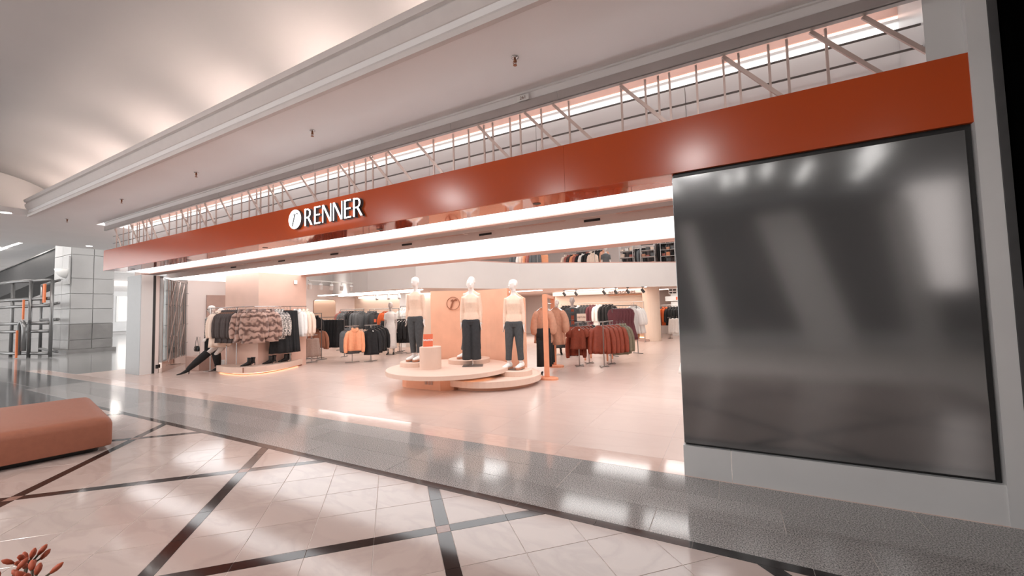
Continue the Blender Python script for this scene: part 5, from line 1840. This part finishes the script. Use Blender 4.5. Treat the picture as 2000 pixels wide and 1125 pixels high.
            MB().obox((tor(1.2, 0)[0], tor(1.2, 0)[1] - 0.118, tor(1.2, 0)[2]), (0.09, 0.03, 0.5)).build('inner_top', m, t)
        elif kind == 'sunglasses':
            mb = MB()
            for sx in (-1, 1):
                mb.tube([hp(sx * 0.032, -0.088, 0.04), hp(sx * 0.033, -0.098, 0.04)], 0.028, 14, ry=0.02)
                mb.tube([hp(sx * 0.058, -0.08, 0.045), hp(sx * 0.08, 0.01, 0.045)], 0.004, 5)
            mb.tube([hp(-0.01, -0.1, 0.046), hp(0.01, -0.1, 0.046)], 0.004, 5)
            mb.build('sunglasses', m, t)
    if shoe_kind:
        for i, A_ in enumerate(ank):
            fz = feet_rz[i] if feet_rz else (-0.12, 0.12)[i]
            zz = max(0.0, A_[2] - 0.09)
            off = Vector((math.sin(fz), -math.cos(fz), 0)) * 0.03
            if shoe_kind == 'sneaker':
                p = (A_[0] + off.x * 0.6, A_[1] + off.y * 0.6, zz)
                b = shoe('sneaker', 'm_white_cloth', p, fz, t, 'sneaker')
                obj('sole', shoe_sole(), b)
            elif shoe_kind == 'ankle':
                shoe('ankle', 'm_leather_black', (A_[0] + off.x * -1.0, A_[1] - 0.045, zz), fz, t, 'ankle_boot')
            elif shoe_kind == 'pump':
                shoe('pump', 'm_leather_black', (A_[0], A_[1] - 0.06, zz), fz, t, 'pump')
    if base == 'plate':
        MB().prism(circ(0, 0, 0.17, 28), 0.0, 0.008).build('base_plate', 'm_grey_metal', t)
    return t


def shoe_sole():
    if 'solemesh' not in GC:
        c = shoe_mesh('sole').copy()
        c.materials.clear()
        c.materials.append(MATS['m_sole'])
        GC['solemesh'] = c
    return GC['solemesh']


SW = [('sweater', 'm_sweater'), ('trousers', 'm_denim')]
mannequin('left stage mannequin in peach sweater and grey jeans, by the pedestal', (-5.98, 6.70, 0.458), facing(0.28, -0.96), SW, 'jeans mannequins on the stage', 0.985, head_turn=-0.35,
          ank=((-0.075, 0.02, 0.09), (0.085, -0.02, 0.09)), feet_rz=(-0.45, -0.35), base='plate')
mannequin('right stage mannequin in peach sweater, head turned left', (-3.88, 7.26, 0.303), facing(0.30, -0.95), SW, 'jeans mannequins on the stage', 0.99, head_turn=-0.95,
          ank=((-0.13, -0.02, 0.09), (0.12, 0.02, 0.09)), feet_rz=(-0.5, -0.35), base='plate')
mannequin('rear stage mannequin partly hidden behind the centre one, striding', (-5.08, 7.53, 0.458), facing(0.50, -0.86), SW, 'jeans mannequins on the stage', 0.985, head_turn=-0.5,
          ank=((-0.20, -0.05, 0.09), (0.12, 0.08, 0.09)), feet_rz=(-0.75, -0.2), base='plate')
cmq = mannequin('centre stage mannequin in wide grey trousers on a pole stand', (-4.74, 6.98, 0.37), facing(0.50, -0.86), [('sweater', 'm_sweater'), ('wide_trousers', 'm_denim_dark')], 'jeans mannequins on the stage', 0.98, head_turn=0.1,
                ank=((-0.095, 0.0, 0.16), (0.095, 0.0, 0.16)), shoe_kind=None, legs=False)
MB().tube([(0.02, 0.02, 0.0), (0.02, 0.02, 0.95)], 0.014, 8).build('stand_pole', 'm_chrome', cmq)
MB().obox((0.02, 0.02, 0.0), (0.42, 0.30, 0.012)).build('stand_base', 'm_grey_metal', cmq)
mannequin('mannequin in white blouse and long white skirt near black shirts', (-10.85, 10.82, 0.0), facing(0.55, -0.84), [('tshirt', 'm_white_cloth'), ('long_skirt', 'm_white_cloth')], None, 1.03, head_turn=0.0, bodym='m_mannequin_grey', shoe_kind='pump', base='plate')
mannequin('mannequin in belted grey fur jacket over rust outfit', (-4.43, 12.25, 0.0), facing(0.35, -0.94), [('jacket', 'm_charcoal'), ('front_panel', 'm_terracotta'), ('long_skirt', 'm_terracotta'), ('belt', 'm_leather_black')], None, 1.01, head_turn=-0.2, bodym='m_mannequin_grey', shoe_kind='ankle', base='plate')
mannequin('mannequin in grey pinafore dress over white shirt, behind orange post', (-5.0, 12.35, 0.0), facing(0.45, -0.9), [('blouse', 'm_white_cloth'), ('flared_skirt', 'm_charcoal')], None, 0.98, head_turn=0.1, shoe_kind='ankle', base='plate')
pin = bpy.data.objects.get('mannequin.006')
mannequin('standing mannequin in printed blouse and sunglasses behind the leaning one', (-14.02, 6.55, 0.0), facing(0.2, -0.98), [('blouse', 'm_snake'), ('wide_trousers', 'm_black_cloth'), ('sunglasses', 'm_leather_black')], None, 1.02, head_turn=-0.6, shoe_kind='ankle', base='plate')

# leaning mannequin with knee boots: hips propped, one leg stretched forward (local frame = world axes)
lm = mannequin('leaning mannequin in dark jacket with black knee boots', (-12.75, 6.28, 0.0), 0.0, [('jacket', 'm_brown_black')], None, 1.0,
               hip=(0.10, 0.06, 0.88), lean=(-0.58, 0.10), ank=((-0.06, -0.85, 0.12), (0.02, -0.15, 0.10)), knees=((0.08, -0.48, 0.50), (0.16, -0.28, 0.48)),
               elbows=((-0.56, -0.06, 1.10), (0.0, -0.02, 1.12)), wrists=((-0.36, -0.30, 0.90), (0.10, -0.26, 0.88)), head_turn=-0.7, shoe_kind=None)
for K, A_, nm in (((0.085, -0.44, 0.545), (-0.06, -0.85, 0.12), 'knee_boot'), ((0.16, -0.27, 0.48), (0.02, -0.15, 0.10), 'knee_boot')):
    mb = MB()
    tv = (Vector(A_) - Vector(K)).normalized()
    mb.tube([K, lerp(K, A_, 0.3), lerp(K, A_, 0.6), lerp(K, A_, 0.9), A_], [0.105, 0.10, 0.085, 0.062, 0.05], 14, ry=[0.105, 0.10, 0.088, 0.066, 0.052])
    a = Vector(A_)
    fd = Vector((-0.35, -0.94, 0)) if A_[1] < -0.5 else Vector((-0.5, -0.86, 0))
    mb.tube([a - fd * 0.03, a + fd * 0.06 - Vector((0, 0, 0.05)), a + fd * 0.13 - Vector((0, 0, 0.085)), a + fd * 0.20 - Vector((0, 0, 0.10)), a + fd * 0.235 - Vector((0, 0, 0.105))], [0.045, 0.042, 0.038, 0.022, 0.006], 12, ry=[0.05, 0.04, 0.025, 0.013, 0.005], side=(0.94, -0.35, 0))
    remesh(mb.build(nm, 'm_suede_black', lm, smooth=True), 0.009, 2)
    MB().tube([tuple(a - fd * 0.035 - Vector((0, 0, 0.03))), tuple(a - fd * 0.03 - Vector((0, 0, A_[2] - 0.002)))], [0.014, 0.006], 8).build('heel', 'm_suede_black', lm)
blk = tag(MB().obox((-13.62, 6.08, 0.2), (0.62, 0.42, 0.40), 0.1).build('display_block', 'm_taupe'), 'low pinkish display block behind the knee boot', 'block')
bevel(blk, 0.01)
wbk = tag(MB().obox((-13.0, 6.62, 0.12), (0.5, 0.3, 0.24), 0.1).build('display_block', 'm_white_wall'), 'low white display block beside the podium end', 'block')

# handbag on a thin stand
hb = empty('bag_stand', (-15.72, 6.95, 0))
tag(hb, 'thin metal stand with a hook beside the glass screen', 'stand')
MB().tube([(0.12, 0, 0.0), (0.12, 0, 0.86), (-0.1, 0, 0.86)], 0.008, 6).build('bent_rod', 'm_steel', hb)
MB().box(-0.12, 0.2, -0.1, 0.1, 0, 0.012).build('base', 'm_steel', hb)
bg = empty('handbag', (-15.74, 6.93, 0.38))
tag(bg, 'small black handbag hanging from the thin stand', 'handbag')
mb = MB()
mb.rings([[(a * math.cos(2 * PI * j / 16), b * math.sin(2 * PI * j / 16), z) for j in range(16)] for a, b, z in ((0.13, 0.04, 0.0), (0.16, 0.055, 0.03), (0.165, 0.055, 0.10), (0.14, 0.045, 0.16), (0.10, 0.02, 0.185))])
mb.build('pouch', 'm_leather_black', bg, smooth=True)
mb = MB()
mb.tube([(-0.12, 0, 0.15), (-0.06, 0, 0.36), (0.0, 0, 0.48), (0.05, 0, 0.36), (0.11, 0, 0.15)], 0.007, 6)
mb.build('strap', 'm_leather_black', bg)
MB().obox((0, -0.058, 0.1), (0.05, 0.008, 0.03)).build('clasp', 'm_chrome', bg)

# wall mirror on the left shop wall
wm = empty('wall_mirror', (-15.98, 11.95, 1.0))
tag(wm, 'large rounded grey mirror on the beige shop wall', 'mirror')
pts = []
for cx, cy, st_ in ((0.42, 1.02, 0), (-0.42, 1.02, PI / 2)):
    for i in range(7):
        t = st_ + PI / 2 * i / 6
        pts.append((cx + 0.13 * math.cos(t), cy + 0.13 * math.sin(t)))
pts += [(-0.55, -0.6), (0.55, -0.6)]
def yz_plate(pp, x0, x1, name, m, parent):
    mb = MB()
    k = len(pp)
    mb.v += [(x1, p[0], p[1]) for p in pp] + [(x0, p[0], p[1]) for p in pp]
    mb.f.append(tuple(range(k)))
    mb.f.append(tuple(k + i for i in reversed(range(k))))
    for i in range(k):
        j = (i + 1) % k
        mb.f.append((j, i, k + i, k + j))
    return mb.build(name, m, parent)
yz_plate(pts, 0.0, 0.015, 'mirror_glass', 'm_mirror', wm)
yz_plate([(p[0] * 1.03, p[1] * 1.02 if p[1] > 0 else p[1] - 0.02) for p in pts], -0.012, 0.006, 'backing', 'm_taupe', wm)

# ------------------------------------------------------------------ track lighting
def spot(loc, rz, label, group, tilt=0.6, m='m_white_plastic'):
    s = empty('track_spot', loc, rz)
    tag(s, label, 'spotlight', group)
    MB().box(-0.05, 0.05, -0.02, 0.02, -0.03, 0.0).build('adapter', m, s)
    MB().tube([(0, 0, -0.02), (0, 0, -0.12)], 0.012, 8).build('stem', m, s)
    d = Vector((math.sin(tilt), 0, -math.cos(tilt)))
    c = Vector((0, 0, -0.17))
    MB().tube([c - d * 0.09, c + d * 0.09], [0.055, 0.06], 16).build('can', m, s)
    MB().tube([c + d * 0.091, c + d * 0.094], [0.05, 0.05], 16).build('lens', 'm_light_grey', s)
    return s


tb = empty('lighting_track', (0, 0, 0))
tag(tb, 'white hanging light track above the black skirts', 'track')
MB().bar((-11.75, 8.2, 2.60), (-11.95, 10.1, 2.60), 0.03, 0.03).build('bar', 'm_white_plastic', tb)
for x, y in ((-11.80, 8.7), (-11.94, 10.0)):
    MB().tube([(x, y, 2.60), (x, y, 4.2)], 0.006, 6).build('hanger_rod', 'm_white_plastic', tb)
for i, y in enumerate((8.25, 8.68, 9.12, 9.56, 10.0)):
    spot((-11.75 - 0.2 * (y - 8.2) / 1.9, y, 2.585), 2.6, ['first white track spot next to the pink column', 'second white track spot from the pink column', 'third white track spot, middle of the hanging track', 'fourth white track spot on the hanging track', 'last white track spot at the right end of the track'][i], 'spots on the hanging track')
for i, x in enumerate((-12.69, -12.04, -11.47)):
    spot((x, 11.9, 2.30), -0.6, ['left ceiling spot above the charcoal jackets', 'middle ceiling spot above the charcoal jackets', 'right ceiling spot above the white mannequin'][i], 'ceiling spots above the charcoal jackets')
for i, x in enumerate((-6.5, -5.95, -4.7, -4.2, -3.7, -3.1)):
    spot((x, 17.0 + 0.0 * i, 2.30), 0.5, ['ceiling spot above the belted mannequin, left', 'ceiling spot above the belted mannequin, right', 'ceiling spot left of the fitting room lettering', 'ceiling spot over the fitting room lettering', 'ceiling spot right of the fitting room lettering', 'ceiling spot above the rounded wall end'][i], 'ceiling spots near the fitting rooms', m='m_dark_grey')
for i, (x, y) in enumerate(((-5.6, 16.9), (-5.1, 17.0), (-3.05, 17.3))):
    downlight('downlight', (x, y, 2.30), ['left bright downlight before the fitting rooms', 'middle bright downlight before the fitting rooms', 'right bright downlight near the rounded wall'][i], 0.09)
es = empty('hanging_sign', (-2.12, 18.4, 1.98))
tag(es, 'small white pictogram sign under the mezzanine edge', 'sign')
MB().box(-0.17, 0.17, -0.01, 0.01, 0.0, 0.24).build('board', 'm_white_plastic', es)
for k in range(4):
    MB().box(-0.14 + 0.15 * (k % 2), -0.02 + 0.15 * (k % 2), -0.014, -0.01, 0.03 + 0.11 * (k // 2), 0.10 + 0.11 * (k // 2)).build('pictogram', 'm_dark_grey', es)
rs = empty('wall_sign', (-2.25, 21.55, 1.72))
tag(rs, 'white header sign with red square above the distant rail', 'sign')
MB().box(-0.6, 0.6, -0.02, 0.02, 0, 0.24).build('board', 'm_white_plastic', rs)
MB().box(-0.1, 0.14, -0.03, -0.02, 0.05, 0.2).build('red_square', 'm_card_orange', rs)

# ------------------------------------------------------------------ mezzanine level glimpsed above the balustrade
uf = tag(MB().prism([(-9.0, 10.3), (-7.1, 14.05), (-1.85, 18.1), (3.2, 22.0), (3.2, 23), (-9.0, 23)], 2.41, 2.5).build('floor', 'm_store_tile'), 'mezzanine floor above the shop', None, None, 'structure')
for i, (a, b, y) in enumerate((((-8.6), (-7.4), 16.2), ((-6.9), (-5.4), 18.2), ((-2.2), (-0.8), 21.6))):
    frame_rack((a, y), (b, y), 1.62, ['mezzanine rail of pastel tops at the left', 'mezzanine rail of mixed tops in the middle', 'mezzanine rail of dark tops at the right'][i], 'm_steel', z0=2.5)
cols = ['m_grey_cloth', 'm_white_cloth', 'm_peach_cloth', 'm_dusty_pink', 'm_cream_cloth', 'm_brown_black', 'm_black_cloth', 'm_tan']
cn = {'m_grey_cloth': 'grey', 'm_white_cloth': 'white', 'm_peach_cloth': 'peach', 'm_dusty_pink': 'dusty pink', 'm_cream_cloth': 'cream', 'm_brown_black': 'dark brown', 'm_black_cloth': 'black', 'm_tan': 'tan'}
for (a, b, y, n, seq, rn) in ((-8.5, -7.5, 16.2, 7, [0, 0, 1, 4, 2, 3, 0], 'left'), (-6.8, -5.5, 18.2, 10, [4, 3, 5, 2, 3, 6, 1, 6, 6, 4], 'middle'), (-2.1, -0.9, 21.6, 8, [5, 6, 5, 6, 6, 5, 6, 0], 'right')):
    for i in range(n):
        m = cols[seq[i]]
        garment('shirt', m, (a + (b - a) * i / (n - 1), y, 4.12), facing(0.5, -0.86), cn[m] + ' top on the ' + rn + ' mezzanine rail', 'tops on the ' + rn + ' mezzanine rail', 0.42, 0.68, seed=i % 3, dep=0.06, hang=None)
for (a, b, y, n, seq, rn) in ((-4.6, -3.2, 21.4, 9, [6, 5, 6, 6, 0, 5, 6, 5, 6], 'rear left'), (-2.9, -1.6, 20.2, 8, [5, 6, 6, 0, 5, 6, 5, 6], 'rear right'), (-7.0, -5.6, 20.6, 9, [0, 5, 6, 3, 4, 5, 6, 6, 7], 'rear middle')):
    frame_rack((a - 0.1, y), (b + 0.1, y), 2.05, 'tall mezzanine rail of dark tops, ' + rn, 'm_steel', z0=2.5, mid=1.3)
    for i in range(n):
        m = cols[seq[i]]
        garment('jacket', m, (a + (b - a) * i / (n - 1), y, 4.55), facing(0.5, -0.86), cn[m] + ' top on the ' + rn + ' mezzanine rail', 'tops on the ' + rn + ' mezzanine rail', 0.42, 0.9, seed=i % 3, dep=0.06, hang=None)
bxo = tag(MB().obox((-7.35, 16.6, 3.2), (0.55, 0.5, 1.4), 0.4).build('display_cabinet', 'm_peach_cloth'), 'peach display cabinet between the mezzanine rails', 'cabinet')
bevel(bxo, 0.01)
mannequin('small distant mannequin standing on the mezzanine', (-5.0, 18.6, 2.5), facing(0.4, -0.9), [('tshirt', 'm_grey_cloth'), ('skirt', 'm_cream_cloth')], None, 1.0, shoe_kind='pump', base='plate')
for i, x0 in enumerate((-4.5, -3.6, -2.75)):
    sh_ = empty('shelf_unit', (x0, 19.2 + 0.35 * i, 2.5))
    tag(sh_, ['left open metal shelf unit on the mezzanine', 'middle open metal shelf unit on the mezzanine', 'right open metal shelf unit on the mezzanine'][i], 'shelf')
    for a, b in ((0, 0), (0.62, 0), (0, 0.35), (0.62, 0.35)):
        MB().box(a - 0.012, a + 0.012, b - 0.012, b + 0.012, 0, 2.3).build('upright', 'm_steel', sh_)
    for z in (0.5, 0.9, 1.3, 1.6, 1.9, 2.2):
        MB().box(-0.01, 0.63, -0.01, 0.36, z, z + 0.018).build('shelf_board', 'm_light_grey', sh_)
    rr = random.Random(i)
    for z in (0.918, 1.318, 1.618, 1.918):
        for k in range(3):
            m = rr.choice(cols)
            o = folded((x0 + 0.12 + 0.2 * k, 19.2 + 0.35 * i + 0.17, 2.5 + z), m, 'folded ' + cn[m] + ' garment on the ' + ['left', 'middle', 'right'][i] + ' mezzanine shelves', 'folded garments on the ' + ['left', 'middle', 'right'][i] + ' mezzanine shelves', 0.16)
            o.scale = (1, 1, rr.uniform(1.5, 4))
for i, (x, y) in enumerate(((-12.0, 9.2), (-12.0, 12.5), (-12.0, 15.8), (-9.0, 9.2), (-9.0, 13.0), (-6.0, 9.2), (-6.0, 14.0), (-6.0, 18.5), (-3.0, 9.2), (-3.0, 14.0), (-3.0, 19.5), (-0.4, 9.2), (-0.4, 14.0), (-0.4, 20.5))):  # added wide fill panels, brighten the void and the mezzanine
    tag(MB().box(x, x + 2.4, y, y + 1.4, 5.93, 5.97).build('ceiling_light_and_fill', 'e_void'), 'added fill panel under the mezzanine ceiling, above the picture', 'lamp', 'fill panels under the mezzanine ceiling')
area_light('rear_fill', (-5.5, 16.5, 2.27), 4.5, 90, (1, 0.88, 0.78))  # added fill without a fixture, brightens the rear racks
area_light('rear_fill', (-2.2, 20.2, 2.27), 1.6, 30, (1, 0.92, 0.85))

# added fill panels that brighten the dark concourse far left
for i, (x, y) in enumerate(((-22.5, 4.0), (-22.5, 9.0), (-26.0, 1.0), (-31.0, 4.0), (-36.0, 8.0), (-36.0, 14.0), (-44.0, 6.0), (-50.0, 14.0))):
    tag(MB().box(x, x + 1.6, y, y + 1.6, 6.46, 6.5).build('concourse_fill_panel', 'e_tube'), 'added square fill panel in the far concourse ceiling, above the picture', 'lamp', 'fill panels of the far concourse')
area_light('rear_fill', (-9.2, 18.0, 2.27), 3.0, 110, (1, 0.92, 0.86))  # added fill for the dark area behind the orange frame

# ------------------------------------------------------------------ labels: tell look-alikes on one rail apart by their order from the left
_ordw = ['first', 'second', 'third', 'fourth', 'fifth', 'sixth', 'seventh', 'eighth', 'ninth', 'tenth', 'eleventh', 'twelfth']
_same = {}
for o in scene.objects:
    if o.parent is None and o.get('label') and o.get('category') in set(CATS.values()):
        _same.setdefault(o['label'], []).append(o)
for lb, lst in _same.items():
    if 1 < len(lst) <= 12 and len(lb.split()) <= 13:
        q = [(to_px(o.location), o) for o in lst]
        if all(a is not None for a, _ in q):
            q.sort(key=lambda t: t[0][0])
            for i, (_, o) in enumerate(q):
                o['label'] = lb + ', ' + _ordw[i] + ' from left'
